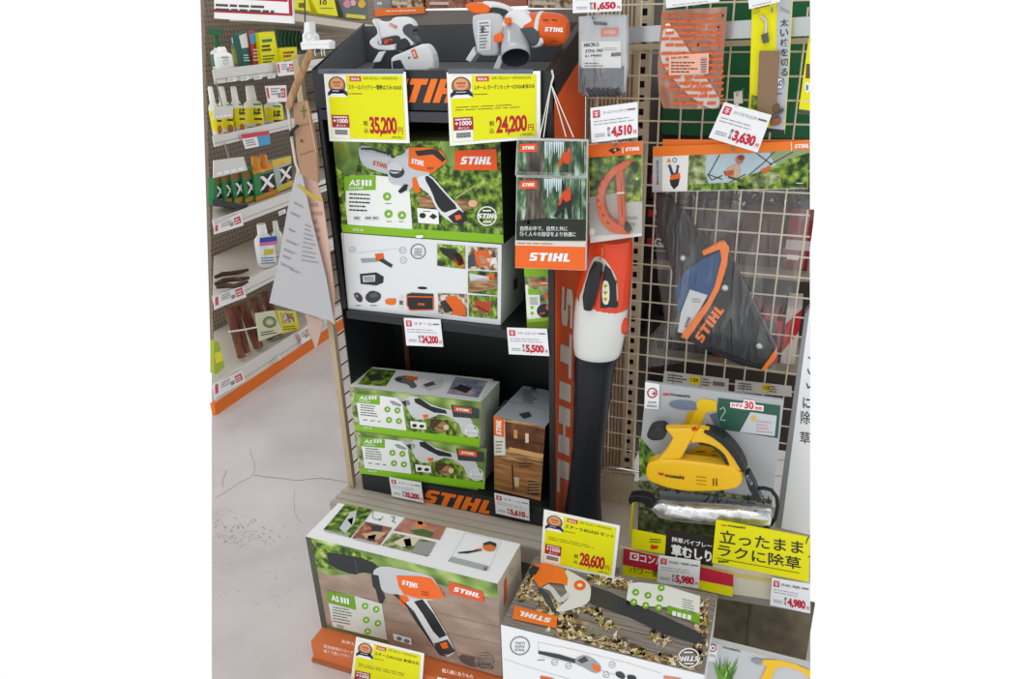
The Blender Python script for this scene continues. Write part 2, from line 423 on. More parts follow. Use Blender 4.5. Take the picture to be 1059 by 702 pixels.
rl.prism([pA, pB, pC, pD], (0, .006, 0), C('#d9d3c2', .25, 0, .5))
rl2 = MB(); pA, pB, pC, pD = (rpl.at(*p) for p in ((641, 597), (838, 626), (838, 634), (641, 602)))
rl2.prism([pA, pB, pC, pD], (0, .012, 0), C('#8c8981', .4))
rl3 = MB(); q = rpl.moved(.001); pA, pB, pC, pD = (q.at(*p) for p in ((757, 592), (838, 606), (838, 610), (757, 596)))
rl3.prism([pA, pB, pC, pD], (0, .001, 0), C('#d6c574', .3))  # yellowish reflection on the clear rail, put in as a coloured strip
kx = lim_x(RIGHT, 1.55, .1)
kp = MB(); kp.box((-1.16, 1.55, 0), (kx, 1.56, .194), ramp_mat('dirty_kick_plate', [(.3, '#574d3e'), (.5, '#6a604c'), (.7, '#7d725c')], 18, 6, rough=.6))
kp.box((-.005, 1.547, 0), (.0, 1.551, .194), '#5e5545')
thing('gondola_base_deck', 'beige steel base deck running under the black display stand and the wire grid', 'shelf unit',
      [('deck', dk), ('ridged_lip', lp), ('front_lip', fr), ('deck_panel', dk2), ('price_rail', rl, [('rail_edge', rl2), ('painted_reflection', rl3)]), ('kick_plate', kp)])

# wire grid
WIRE = C('#d2c8b0', .35)
wg = MB(); YG = 1.82
for k in range(-5, 12):
    x = -.285 + .0492 * k
    if x < -.52: continue
    zs = [z for z in [.34 + .02 * i for i in range(65)] if proj((x, YG, z))[0] < RIGHT - 1]
    if len(zs) > 3: wg.tube([(x, YG, zs[0]), (x, YG, zs[-1])], .0022, WIRE, 6)
for k in range(-19, 7):
    z = 1.295 + .0495 * k
    wg.tube([(-.50, YG + .004, z), (lim_x(RIGHT, YG, z), YG + .004, z)], .0022, WIRE, 6)
one('wire_grid_mesh', 'beige welded wire grid that the hanging packs hook onto', 'wire grid', wg)
hb = MB()
for a, b in (((650, 26), (838, 18)),):
    pl = PY(1.80); P = [pl.at(650, 28), pl.at(838, 17), pl.at(838, 37), pl.at(650, 44)]
    hb.prism(P, (0, .015, 0), C('#c6cbd0', .2, .55))
hb2 = MB(); hb2.prism([pl.at(650, 46), pl.at(838, 39), pl.at(838, 45), pl.at(650, 52)], (0, .02, 0), C('#a89c84', .4))
thing('hanging_bar', 'shiny silver horizontal bar across the top of the wire grid', 'bar', [('bar_front', hb), ('bar_edge', hb2)])

gb = MB(); gb.prism([(-.345, 1.93, 1.2), (lim_x(RIGHT, 1.93, 1.2), 1.93, 1.2), (lim_x(RIGHT, 1.93, 1.66), 1.93, 1.66), (-.345, 1.93, 1.66)], (0, .01, 0), C('#0f5a35', .5))
one('green_back_board', 'dark green board behind the upper part of the wire grid', 'board', gb)
db = MB(); db.prism([(-.42, 2.22, .2), (lim_x(RIGHT, 2.22, .2), 2.22, .2), (lim_x(RIGHT, 2.22, 1.3), 2.22, 1.3), (-.42, 2.22, 1.3)], (0, .01, 0), C('#3a302a', .7))
db.box((-.40, 1.9, .2), (-.395, 2.22, 1.64), C('#3a302a', .7))
one('dark_back_board', 'dark brown board closing the bay behind the wire grid', 'board', db)
for z, t in ((.60, 'greyish lower shelf carrying red boxes behind the wire grid'), (.86, 'greyish upper shelf carrying dark boxes behind the wire grid')):
    bs = MB(); bs.prism([(-.36, 1.95, z), (lim_x(RIGHT, 1.95, z), 1.95, z), (lim_x(RIGHT, 2.2, z), 2.2, z), (-.36, 2.2, z)], (0, 0, -.012), '#8d8474')
    one('rear_shelf', t, 'shelf', bs)
# goods seen through the grid
def rear_box(x0, x1, z0, z1, y, col, label, art=None):
    m = MB(); m.box((x0, y, z0), (x1, y + .12, z1), col)
    parts = [('box_body', m)]
    if art:
        pl = PY(y); a = Art(pl, PXV); art(a, lambda u, v: proj((x0 + (x1 - x0) * u, y, z1 + (z0 - z1) * v)))
        parts.append(('box_print', a))
    thing('product_box', label, 'box', parts, 'boxes behind the wire grid')
def rb_text(t):
    def f(a, g):
        a.poly([g(.08, .35), g(.2, .35), g(.2, .62), g(.08, .62)], RED)
        p, q = g(.26, .6), g(.72, .6); h = (g(.26, .6)[1] - g(.26, .33)[1]); a.text(t, p, q, h, WHITE)
        a.poly([g(.26, .7), g(.6, .7), g(.6, .74), g(.26, .74)], '#a9a39b')
    return f
rear_box(-.39, -.28, .861, .949, 1.99, '#191412', 'black box with a white GAS word seen through the wire grid', rb_text('GAS'))
rear_box(-.39, -.28, .95, 1.02, 1.99, '#241a17', 'black box with a white US word stacked above the GAS box', rb_text('US'))
rear_box(-.39, -.285, 1.021, 1.12, 2.0, '#2a1512', 'black box with a white ST word highest behind the wire grid', rb_text('ST'))
rear_box(-.27, -.15, .861, 1.0, 2.0, '#4a3a36', 'dull brown box behind the plastic holster bag')
rear_box(-.14, -.04, .861, .99, 2.01, '#5a4038', 'reddish brown box behind the plastic holster bag edge')
rear_box(-.03, .028, .861, .99, 2.0, '#7d1a22', 'red box with a white band behind the wire grid near the white panel',
         lambda a, g: (a.poly([g(0, .4), g(1, .4), g(1, .6), g(0, .6)], '#b9a8a4'), a.poly([g(.1, .7), g(.6, .7), g(.6, .8), g(.1, .8)], '#e8ded8')))
rear_box(-.34, -.19, .601, .70, 1.99, '#1b1818', 'low black box under the grey price strip behind the grid')
rear_box(-.18, -.075, .601, .74, 1.98, '#a3141f', 'bright red box behind the grid below the holster tip',
         lambda a, g: a.poly([g(0, .55), g(.45, .1), g(.6, .1), g(.15, .75)], '#151214'))
rear_box(-.068, -.015, .601, .72, 1.99, '#b91a26', 'red and black box behind the grid beside the bright red box',
         lambda a, g: (a.poly([g(.2, 0), g(.7, 0), g(1, .8), g(.6, .9)], '#151214'), a.poly([g(.0, .5), g(.3, .5), g(.4, .7), g(.05, .75)], '#e6dfdc')))
rear_box(-.008, .028, .601, .76, 1.99, '#cfc5c0', 'pale box with a red corner behind the grid next to the white panel',
         lambda a, g: a.poly([g(0, .3), g(1, .0), g(1, .4), g(0, .8)], '#b91a26'))

# ---------------------------------------------------------------- the gondola along the aisle
XL, XB = -2.14, -2.55
FRX = PX(XL)
SHL = C('#c9c1b4', .45); RAIL = C('#d8d6d2', .3); PEG = None
def peg():
    m = bpy.data.materials.new('pegboard'); m.use_nodes = True; nt = m.node_tree; b = nt.nodes['Principled BSDF']
    tc = nt.nodes.new('ShaderNodeTexCoord'); v = nt.nodes.new('ShaderNodeTexVoronoi'); v.inputs['Scale'].default_value = 45; v.inputs['Randomness'].default_value = 0
    r = nt.nodes.new('ShaderNodeValToRGB'); r.color_ramp.elements[0].position = .22; r.color_ramp.elements[0].color = lin('#5d5145'); r.color_ramp.elements[1].position = .3; r.color_ramp.elements[1].color = lin('#857666')
    nt.links.new(tc.outputs['Object'], v.inputs['Vector']); nt.links.new(v.outputs['Distance'], r.inputs[0]); nt.links.new(r.outputs[0], b.inputs['Base Color']); return m
YE = 5.0
shelf_z = {}
def gshelf(key, ytop, ybot, depth=.41, rail=RAIL):
    z1 = FRX.at(222, ytop).z; z0 = FRX.at(222, ybot).z; shelf_z[key] = z1
    xb = XL - depth; zt = z1 - .012
    ya, yb = col_y(220.5, XL, z1), col_y(220.5, xb, z1)
    b = MB(); b.prism([(XL - .007, ya, zt), (XL - .007, YE, zt), (xb, YE, zt), (xb, yb, zt)], (0, 0, -.014), SHL)
    r = MB(); r.prism([(XL, ya, z0), (XL, YE, z0), (XL, YE, z1), (XL, ya, z1)], (-.006, 0, 0), rail)
    g = MB(); zz = z0 + (z1 - z0) * .28
    g.prism([(XL + .001, ya, zz), (XL + .001, YE, zz), (XL + .001, YE, zz + .003), (XL + .001, ya, zz + .003)], (-.001, 0, 0), '#a8a298')
    return [('shelf_board', b), ('price_rail', r, [('rail_groove', g)])]
parts = []
parts += gshelf('A', 72, 87)
parts += gshelf('B', 141, 152)
parts += gshelf('C', 227, 242)
parts += gshelf('D', 306, 321)
parts += gshelf('E', 397, 416.5)
bp = MB(); xb = XB - .005
ya0, ya1 = col_y(220.5, xb, .02), col_y(220.5, xb, 1.5)
bp.prism([(xb, ya0, .0), (xb, YE, .0), (xb, YE, 1.75), (xb, ya1, 1.75)], (-.02, 0, 0), peg())
zo = FRX.at(222, 416.5).z
ob = MB(); yo = col_y(220.5, XL, .05)
ob.prism([(XL + .004, yo, 0), (XL + .004, YE, 0), (XL + .004, YE, zo), (XL + .004, yo, zo)], (-.02, 0, 0), C('#e0701f', .4))
tl = MB(); a, b = FRX.at(296, 12.5), FRX.at(392, 27)
tl.prism([a, b, b - Vector((0, 0, .03)), a - Vector((0, 0, .03))], (-.3, 0, 0), SHL)
thing('gondola_shelving', 'beige gondola shelving along the aisle with an orange base strip', 'shelf unit',
      parts + [('pegboard', bp), ('orange_base_strip', ob), ('tilted_top_shelf', tl)])

zA, zB, zC, zD, zE = (shelf_z[k] - .0095 for k in 'ABCDE')
def standing(px, py_bot, py_top, x, zs):           # base point and height on the plane X = x
    p = PX(x); b = p.at(px, py_bot); return Vector((x, b.y, zs)), PX(x).at(px, py_top).z - zs
def rest(*mbs):                                    # nothing sinks into the shelf board it stands on
    vs = [v for m in mbs for v in m.v]; c = max(v.z for v in vs) - .003
    z = max([k for k in (zA, zB, zC, zD, zE) if k < c] or [0]) + .0005
    for v in vs: v.z = max(v.z, z)
def lift(m, z):
    d = z + .001 - min(v.z for v in m.v)
    for v in m.v: v.z += max(0, d)
def ppm(p): return FPX / (Vector(p) - CAM).dot(_f)
zA, zB, zC, zD, zE = (shelf_z[k] - .0095 for k in 'ABCDE')
def bottle(px0, px1, py_bot, py_neck, py_top, zs, x, body, cap, label_col, name, label, art=None, group=None, cat='bottle', spray=False):
    b, h = standing((px0 + px1) / 2, py_bot, py_top, x, zs); r = (px1 - px0) / 2 / ppm(b + Vector((0, 0, h / 2)))
    hn = PX(x).at((px0 + px1) / 2, py_neck).z - zs; hn = min(max(hn, h * .5), h * .9)
    m = MB(); m.lathe(b, [(r * .86, 0), (r, .006), (r, hn * .78), (r * .93, hn * .86), (r * .55, hn * .97), (r * .5, hn), (r * .45, hn + .004)], body)
    l = MB(); l.lathe(b, [(r * 1.012, hn * .14), (r * 1.015, hn * .15), (r * 1.015, hn * .74), (r * 1.012, hn * .75)], label_col)
    c = MB()
    if spray:
        c.lathe(b + Vector((0, 0, hn)), [(r * .4, 0), (r * .42, (h - hn) * .4), (r * .3, (h - hn) * .5), (r * .34, h - hn)], cap)
        z = b.z + h; c.prism([(x + r * .9, b.y - .012, z - .012), (x + r * .9, b.y + .012, z - .012), (x + r * .9, b.y + .012, z + .012), (x + r * .9, b.y - .012, z + .012)], (-r * 1.7, 0, .004), cap)
    else: c.lathe(b + Vector((0, 0, hn)), [(r * .52, 0), (r * .54, .003), (r * .46, h - hn - .004), (r * .38, h - hn)], cap)
    ps = [('bottle_body', m, [('bottle_label', l)]), ('cap', c)]
    if art:
        pl = Plane(b + Vector((r * 1.03, 0, 0)), (1, -.35, 0)); a = Art(pl, PXV, .002); art(a); rest(m, a); ps.append(('label_print', a))
    return thing(name, label, cat, ps, group)
def pack(pts, view, x, t, col, name, label, art=None, cat='packet', group=None):
    pl = PX(x); m = MB(); m.slab(pl, view, pts, col, 0, -t, .004)
    ps = [('packet_body', m)]
    if art: a = Art(pl, view); art(a); ps.append(('packet_print', a)); rest(m, a)
    else: rest(m)
    return thing(name, label, cat, ps, group)
# shelf A: sprayers and packets
bottle(221.5, 238, 76, 50, 33, zA, -2.24, C('#dfe6e2', .3), C('#1d5b34', .4), C('#2a6e43', .4), 'spray_bottle', 'spray bottle with a green top at the near end of the top shelf', spray=True)
bottle(225, 243, 79, 53, 48, zA, -2.19, C('#f4f5f4', .25), C('#fafafa', .25), C('#e9ece9', .3), 'squeeze_bottle', 'rounded white bottle in front of the green topped spray bottle',
       lambda a: (a.ring(233.5, 64, 2.6, .5, '#9aa09b'), a.lines(229, 58, 238, 61, 1, '#8b918c')))
bottle(243, 250, 73, 44, 38, zA, -2.27, C('#6d7a46', .4), C('#c9d0c8', .4), C('#8d9448', .4), 'slim_bottle', 'slim olive bottle behind the rounded white bottle')
pack([(246, 36), (256, 32), (262, 70), (252, 71)], PXV, -2.235, .03, C('#1e5a55', .35), 'spray_pack', 'teal and white bag between the olive bottle and the red bag',
     lambda a: (a.poly([(247, 37), (255, 34), (257, 49), (250, 50)], '#dfe4e2'), a.lines(252, 56, 259, 64, 3, '#cfe0dc')))
pack([(257, 35), (264, 31), (271, 69), (263, 71)], PXV, -2.225, .03, C('#a5342c', .35), 'spray_pack', 'red bag with a blue top leaning on the yellow packet',
     lambda a: (a.poly([(257.5, 36), (263.5, 33), (266, 44), (260, 46)], '#4a9cc9'), a.lines(262, 50, 268, 64, 4, '#e9d9d2')))
def ytext(t, x0, y0, x1, y1, h, col=INK): return lambda a: a.text(t, (x0, y0), (x1, y1), h, col)
pack([(268, 35), (284, 32.5), (290, 69), (272, 71)], PXV, -2.205, .05, YEL, 'garden_feed_packet', 'tall yellow packet on the top shelf beside the red bag',
     lambda a: (a.poly([(271, 41), (281, 40), (281.5, 43), (271.5, 44)], '#2b7a3a'), a.lines(271, 46, 283, 54, 2, '#3b3a16', sk=-1, w=.6), a.lines(272, 57, 285, 66, 3, '#5b5a1a', sk=-1)))
pack([(290, 50), (307, 48.5), (309, 69), (293, 71)], PXV, -2.19, .05, YEL, 'garden_feed_packet', 'short yellow packet behind the white price card on the top shelf',
     lambda a: (a.lines(293, 53, 305, 60, 2, '#a33a1c', sk=-1, w=.6), a.lines(294, 62, 306, 67, 2, '#5b5a1a', sk=-1)))
# green coiled packs hanging behind shelf A
for i, (x0, y0, x1, y1, t) in enumerate(((288, 30, 311, 52, 'row of green coiled wire hooks beyond the tall yellow packet'), (312, 34, 331, 56, 'green coiled wire pack behind the white hanger clamp'), (307, 52, 322, 72, 'pale green coil pack under the white hanger clamp'))):
    pl = PX(-2.36); m = MB(); m.slab(pl, PXV, [(x0, y0), (x1, y0 + 2), (x1, y1), (x0, y1)], C('#4f7a58' if i < 2 else '#7fa58c', .4), 0, -.02, .003)
    w = MB()
    for k in range(6):
        u = x0 + (x1 - x0) * (k + .5) / 6; p = pl.moved(.012); w.tube([p.at(u + 1, y0 + 2), p.at(u - 1, (y0 + y1) / 2), p.at(u + 1, y1 - 2)], .006, C('#1f5a35', .4), 6)
    rest(m, w)
    thing('coil_pack', t, 'packet', [('pack_back', m), ('coil_wire_thread', w)])
# shelf B: yellow bottles
spots = [(221.5, 232, 145, 104, 88, 'yellow weed killer bottle cut by the near end of the second shelf'), (231, 244.5, 145.5, 103, 88, 'second yellow weed killer bottle from the near shelf end'),
         (244, 256, 144, 102, 88, 'third yellow weed killer bottle from the near shelf end'), (257, 276, 142.5, 102, 87, 'widest yellow weed killer bottle with a white cap in the row'), (277.5, 296, 139.5, 104, 97, 'yellow weed killer bottle without visible neck at the far end of the row')]
for i, (x0, x1, yb, yn, yt, lb) in enumerate(spots):
    def art(a, x0=x0, x1=x1, yn=yn):
        w = x1 - x0; s = 12.5
        a.text('は', (x0 + w * .28, yn + 17), (x0 + w * .28 + min(w * .55, 8), yn + 16.5), 7, '#26301a', bold=.04)
        a.rect(x0 + w * .25, yn + 5, x0 + w * .7, yn + 6.8, '#2b8a3a'); a.rect(x0 + w * .3, yn + 20, x0 + w * .75, yn + 22, '#3b3a16')
        a.circ(x0 + w * .55, yn + 30, w * .22, '#a8692a', 1, ry=4.5)
    bottle(x0, x1, yb, yn, yt, zB, -2.19 - .02 * (i % 2), C('#e6e4da', .3), C('#efeee8', .3), C('#e6d90e', .4), 'weed_killer_bottle', lb, art, 'yellow weed killer bottles')
# shelf C: bags with a white X
GRN = C('#1d7a3d', .3)
xbags = [((221.5, 184), (229, 183), (234, 209), (221.5, 212), 'green bag with a white X mark, first from the near shelf end', 0), ((229, 182), (240, 181), (244, 208), (233, 212), 'green bag with a white X mark, second from the near shelf end', 0),
         ((238, 180), (250, 178), (255, 207), (243, 211), 'green bag with a white X mark, third from the near shelf end', 0), ((250, 178), (262, 177), (267, 206), (254, 210), 'green bag with a white X mark behind the largest one', 0),
         ((261, 172), (281, 168), (287, 202), (265, 209), 'largest green bag with a white X mark and orange top', 1), ((281, 166), (301, 161), (303, 192), (287, 199), 'black and silver bag with a white X mark', 2)]
for i, (a_, b_, c_, d_, lb, kind) in enumerate(xbags):
    q = Q(a_, b_, c_, d_)
    def art(a, q=q, kind=kind):
        a.vw = q
        a.poly([(0, 0), (1, 0), (1, .2), (0, .22)], ['#8a5a2a', '#e88a1e', '#d9c24a'][kind], 1)
        a.poly([(0, .86), (1, .8), (1, 1), (0, 1)], ['#b58a2a', '#c98a2a', '#d9c24a'][kind], 1)
        a.poly([(.35, .3), (1, .28), (1, .8), (.35, .82)], '#141a16', 1)
        for s in (0, 1):
            x0, x1 = (.3, .85) if s == 0 else (.85, .3)
            a.poly([(x0, .34), (x0 + .18, .33), (x1 + .1, .72), (x1 - .08, .73)], WHITE, 2 + s)
        if kind: a.circ(.5, .17, .16, '#f2a53a', 2, ry=.06); a.circ(.75, .76, .12, '#c2572a', 3, ry=.05)
    pack([a_, b_, c_, d_], PXV, -2.19 - .012 * (5 - i if i < 5 else 2), .03, GRN if kind < 2 else C('#a9b5ae', .25), 'x_mark_bag', lb, art, group='bags with a white X mark')
for k, (x0, y0, x1, y1) in enumerate(((262, 161, 269, 172), (270, 159, 278, 170))):
    b = PX(-2.2).at((x0 + x1) / 2, y1 + 4); m = MB(); m.lathe(b, [(.014, 0), (.018, .02), (.017, .05), (.012, .06)], C('#d98a2a', .35))
    one('orange_cap_bottle', ['small orange capped bottle behind the largest X bag', 'second small orange bottle behind the largest X bag, nearer the black bag'][k], 'bottle', m)
# shelf C near end: dark flat strips
for k, (x0, y0, x1, y1) in enumerate(((229, 207, 258, 214), (229, 213, 252, 219), (230, 219, 246, 224))):
    pl = PX(-2.155 - .048 * k); m = MB(); m.slab(pl, PXV, [(x0, y0), (x1, y0 + 5), (x1 - 4, y1 + 2), (x0, y1)], C('#2b2d33', .5), 0, -.04, .003)
    lift(m, zC)
    one('rubber_strip', ['dark rubber strip lying highest on the third shelf', 'dark rubber strip lying between two others on the third shelf', 'dark rubber strip lying lowest on the third shelf'][k], 'strip', m)
# shelf D: white bottles and driftwood
bottle(268, 287, 279, 239, 228, zD, -2.20, C('#eef0ef', .25), C('#f6f6f4', .25), C('#e6ecee', .3), 'plant_tonic_bottle', 'white bottle with a blue and pink label on the fourth shelf',
       lambda a: (a.poly([(268.5, 246), (286, 244), (286.5, 249), (268.5, 251)], '#2b4fa0'), a.poly([(268.5, 251), (286.5, 249), (286.5, 252.5), (268.5, 254.5)], '#d46aa8'), a.poly([(273, 258), (283, 257), (283, 263), (273, 264)], '#c9bf4a'), a.lines(270, 266, 285, 274, 3, '#5d7fae', sk=-1)))
bottle(284, 295, 263, 236, 226, zD, -2.24, C('#e4e6e4', .3), C('#f0f0ee', .3), C('#d8d9c8', .3), 'plant_tonic_bottle', 'white bottle half hidden behind the hanging catalogue sheet')
DRIFT = ramp_mat('driftwood', [(.3, '#2d211b'), (.55, '#4a372c'), (.75, '#6a5242')], 30, 4, rough=.8)
for k, pts in enumerate((((222, 287), (238, 283), (257, 279)), ((222, 294), (240, 289), (258, 287)), ((224, 297), (242, 296), (256, 291)))):
    b = [PZ(zD + .012 + .008 * k).at(*p) for p in pts]; m = MB(); m.tube([b[0], (b[0] + b[1]) / 2 + Vector((.004, 0, .006)), b[1], (b[1] + b[2]) / 2 + Vector((0, 0, -.002)), b[2]], [.007, .011, .010, .010, .006], DRIFT, 8)
    lift(m, zD)
    one('driftwood_stick', ['dark driftwood stick lying furthest back on the fourth shelf', 'dark driftwood stick lying in the middle of the fourth shelf', 'dark driftwood stick lying nearest the rail of the fourth shelf'][k], 'stick', m)
# shelf E: bark posts
BARK = ramp_mat('brown_bark_post', [(.3, '#4a2a1e'), (.5, '#6b3f2d'), (.7, '#8a5741')], 22, 4, (2, 2, .5), rough=.7)
for k, (tx, ty, bx, by, r) in enumerate(((236, 318, 249, 364, .017), (242, 316, 255, 362, .015), (250, 314, 268, 362, .022), (262, 309, 282, 360, .022), (274, 303, 290, 352, .02))):
    p = PX(-2.2 - .012 * (k % 2)); b = p.at(bx, by); b.z = zE + .012; t = PX(-2.235 - .012 * (k % 2)).at(tx, ty); m = MB()
    m.tube([b, b + (t - b) * .33, b + (t - b) * .66, t], [r, r * 1.04, r, r * .98], BARK, 12)
    one('bark_post', ['slim dark brown bark post, first of the leaning row', 'slim dark brown bark post, second of the leaning row', 'thick brown bark post beside the slim ones', 'thickest brown bark post in the middle of the bottom shelf', 'brown bark post hidden behind the clear plant tie packet'][k], 'post', m)
pack([(265, 324), (284, 321), (293, 344), (269, 353)], PXV, -2.15, .008, C('#cdd2b4', .3), 'plant_tie_packet', 'clear packet of coiled plant tie in front of the bark posts',
     lambda a: (a.ring(279, 333, 7, 2.2, '#6d7a52', 2, ry=6), a.ring(279, 333, 4.2, 1.2, '#a9b080', 2, ry=3.5), a.lines(270, 343, 288, 348, 2, '#4a4f38', sk=-3)))
ct = MB(); p = PX(-2.145); ct.tube([p.at(237, 343), p.at(252, 341), p.at(267, 338)], .004, C('#d9d6cc', .35), 8)
one('cable_tie', 'white plastic tie sticking out of the clear packet', 'tie', ct)
pack([(286, 321), (306, 322), (311, 342), (292, 345)], PXV, -2.160, .012, C('#d8d23a', .35), 'plant_tie_packet', 'yellow packet with a picture beside the clear tie packet',
     lambda a: (a.poly([(290, 323), (303, 324), (305, 333), (292, 334)], PHM, 1), a.lines(293, 337, 308, 342, 2, '#7a5a1a', sk=-1)))
pack([(221.5, 352), (227, 354), (233, 380), (224, 387), (221.5, 386)], PXV, -2.16, .02, C('#a8b83a', .4), 'lime_packet', 'lime green packet at the near end of the bottom shelf',
     lambda a: (a.poly([(222, 365), (229, 363), (230.5, 373), (223, 376)], '#e8e23a'),))
# price cards along the aisle shelves
def aisle_tag(q, x, label, kind=0, view=PXV):
    pl = PX(x); m = cards(pl, view, q, C('#f1efed', .4)); a = Art(pl, Q(*[view(*p) for p in q]))
    if kind == 0:
        a.lines(.25, .12, .68, .6, 3, '#8a8d92'); a.rect(.04, .1, .14, .75, '#cf5064'); a.rect(.72, .18, .95, .75, '#cf5064'); a.lines(.74, .3, .92, .7, 2, '#f1efed', 3); a.rect(.56, .45, .68, .75, '#8d9197')
    elif kind == 1: a.lines(.1, .2, .9, .85, 2, '#9a9da2')
    else: a.rect(0, 0, 1, .3, '#c93a4a'); a.rect(.55, .3, 1, 1, '#4a9ac9'); a.lines(.08, .4, .5, .9, 3, '#8a8d92')
    return thing('shelf_price_card', label, 'price card', [('card', m), ('card_print', a)], 'price cards on the aisle shelves')
aisle_tag([(221.5, 233), (249, 220), (252, 233), (221.5, 242.5)], -2.133, 'white card with a pink price on the third shelf rail')
aisle_tag([(221.5, 307), (251, 294), (255, 307), (221.5, 320)], -2.133, 'white card with a pink price on the fourth shelf rail')
aisle_tag([(221.5, 397), (250, 383), (254, 394), (221.5, 412)], -2.128, 'large white card with a pink price on the bottom rail above the orange strip')
aisle_tag([(307, 345), (318, 337), (321, 350), (312, 356)], -2.128, 'small white and pink card further along the bottom rail')
aisle_tag([(282, 373), (289, 367), (291, 371), (284, 375)], -2.128, 'tiny white slip alone on the bottom rail', 1)
aisle_tag([(288, 219), (295, 216), (296, 220), (289, 223)], -2.128, 'tiny white slip on the third shelf rail beyond the large bag', 1)
aisle_tag([(249, 139), (278, 135), (280, 149), (254, 154)], -2.13, 'red white and blue promotion card under the yellow bottles', 2)
aisle_tag([(274, 89), (296, 88), (297, 105), (277, 106)], -2.12, 'white price card hanging in front of the last yellow bottle')
aisle_tag([(286, 65), (304, 63), (305, 77), (288, 79)], -2.12, 'white price card in front of the short yellow packet')
for k, x in enumerate((236, 249, 263, 277)):
    aisle_tag([(x, 80.5 - k * 1.2), (x + 8, 79.5 - k * 1.2), (x + 8, 84 - k * 1.2), (x, 85 - k * 1.2)], -2.133, 'tiny white slip on the top shelf rail, %s from the near end' % ['first', 'second', 'third', 'fourth'][k], 1)
PLM = lambda q: ((q[0][0] + q[2][0]) / 2, (q[0][1] + q[2][1]) / 2)
for lb, q in (('short clear price rail clipped before the yellow bottles', [(221.5, 110), (241, 109), (241, 121), (221.5, 123.5)]), ('white price rail plate above the green X mark bags', [(221.5, 166), (252, 162), (256, 176), (221.5, 184)])):
    m = cards(PX(-2.11), PXV, q, RAIL, .006); a = Art(PX(-2.11), Q(*q))
    for k in range(4): a.rect(.08 + k * .22, .72, .24 + k * .22, .9, '#f5f5f3')
    arm = MB(); e_ = PX(-2.1185).at(*PLM(q)); zz_ = PX(-2.128).at(235, 86 if q[0][1] < 130 else 151).z; arm.tube([e_, (-2.128, e_.y, zz_ - .0), (-2.1335, e_.y, zz_ + .012)], .003, '#8d8880', 6)
    thing('rail_plate', lb, 'rail', [('plate', m), ('plate_print', a), ('support_arm', arm)])
# tilted top shelf packets
for i, (q, col, lb) in enumerate((([(303, 0), (319, 0), (322, 12), (304, 10)], YEL, 'yellow packet first on the tilted top shelf'), ([(322, 0), (346, 0), (350, 17), (329, 14)], YEL, 'yellow packet with a black mark on the tilted top shelf'),
                              ([(350, 0), (381, 0), (381, 21), (356, 18)], C('#59605c', .4), 'grey packet with pink and yellow flowers on the tilted top shelf'))):
    def art(a, i=i):
        if i == 1: a.text('10', (331, 5), (338, 5), 5, '#2b2a18'); a.rect(331, 8, 345, 9, '#8a861a')
        if i == 2: a.circ(359, 4, 4, '#d48aa0'); a.circ(365, 3, 3, '#e2b0b8'); a.circ(374, 4, 4, '#e0b428'); a.rect(358, 14, 378, 18, '#d6cf3a', 1, 2)
        if i == 0: a.rect(309, 3, 316, 8, '#6a671a')
    pack(q, PXV, -2.16, .05, col, 'seed_packet', lb, art)

# hanging notice board
npl = PY(1.9); m = cards(npl, PXV, [(221.5, -40), (301, -40), (304, 24.5), (221.5, 19)], C('#f2f1f0', .35), .006); a = Art(npl, PXV)
a.poly([(221.5, -36), (300, -36), (302.5, 16.5), (221.5, 12.5)], '#b01f3c', 1); a.poly([(221.5, -32), (296.5, -32), (299, 14), (221.5, 9)], '#f4f2f1', 2); a.poly([(221.5, -32), (296, -32), (297.5, 2), (221.5, -2)], '#b01f3c', 3)
a.lines(223, 3, 296, 12, 2, '#4a4548', 4, sk=3, w=.55); a.lines(230, -6, 296, 1, 1, '#f4f2f1', 4, sk=2)
thing('notice_board', 'white notice board with a dark red border hanging above the aisle', 'sign', [('board', m), ('board_print', a)])

# ================================================================== THE BLACK DISPLAY STAND
F = PY(YF)
BLK = C('#17191c', .42, 0, .45); BLK2 = C('#25282d', .4, 0, .45); GREYP = C('#6b6e72', .45, 0, .4)
zh1, zh0, zl0 = 1.374, 1.289, 1.264
ls = MB(); ls.prism([(XR0, YF, ZDECK + .001), (XR0, YBK, ZDECK + .001), (XR0, YBK, 1.467), (XR0, YF, 1.376)], (.003, 0, 0), BLK)
lsf = MB(); lsf.prism([(XR0 + .0035, YF + .0135, 1.335), (XR0 + .0035, YBK - .0135, 1.376), (XR0 + .0035, YBK - .0135, 1.462), (XR0 + .0035, YF + .0135, 1.376)], (.002, 0, 0), GREYP)
lpo = MB(); lpo.box((XR0, YF, .78), (XR0 + .012, YF + .010, zh0), BLK)
ORP = C('#d9551c', .35, 0, .45)
rs = MB(); rs.prism([(XR1, YF, ZDECK + .001), (XR1, YBK, ZDECK + .001), (XR1, YBK, 1.467), (XR1, YF, 1.376)], (-.014, 0, 0), BLK)
ro = MB(); ro.prism([(XR1 + .0008, YF + .008, ZDECK + .001), (XR1 + .0008, YBK, ZDECK + .001), (XR1 + .0008, YBK, 1.40), (XR1 + .0008, YF + .008, 1.312)], (-.0007, 0, 0), ORP)
rt = Art(PX(XR1 + .001), PXV, .0008); rt.stihl((581, 296), (-5, 212), (12, -4.5), C('#d9d5cb', .4))
bk = MB(); bk.box((XR0 + .004, YBK - .012, ZDECK + .001), (XR1 - .014, YBK, 1.46), C('#0f1113', .5))
bkp = MB(); bkp.box((-1.064, YBK - .016, .5), (-1.050, YBK - .012, .75), '#6a4327')
hd = MB(); hd.box((XR0, YF - .003, zh0), (XR1, YF + .012, zh1), BLK2)
ha = Art(PY(YF - .003), A4); ha.stihl((326, 463), (364, 5), (0, -108), C('#f4791f', .4), 1, .5)
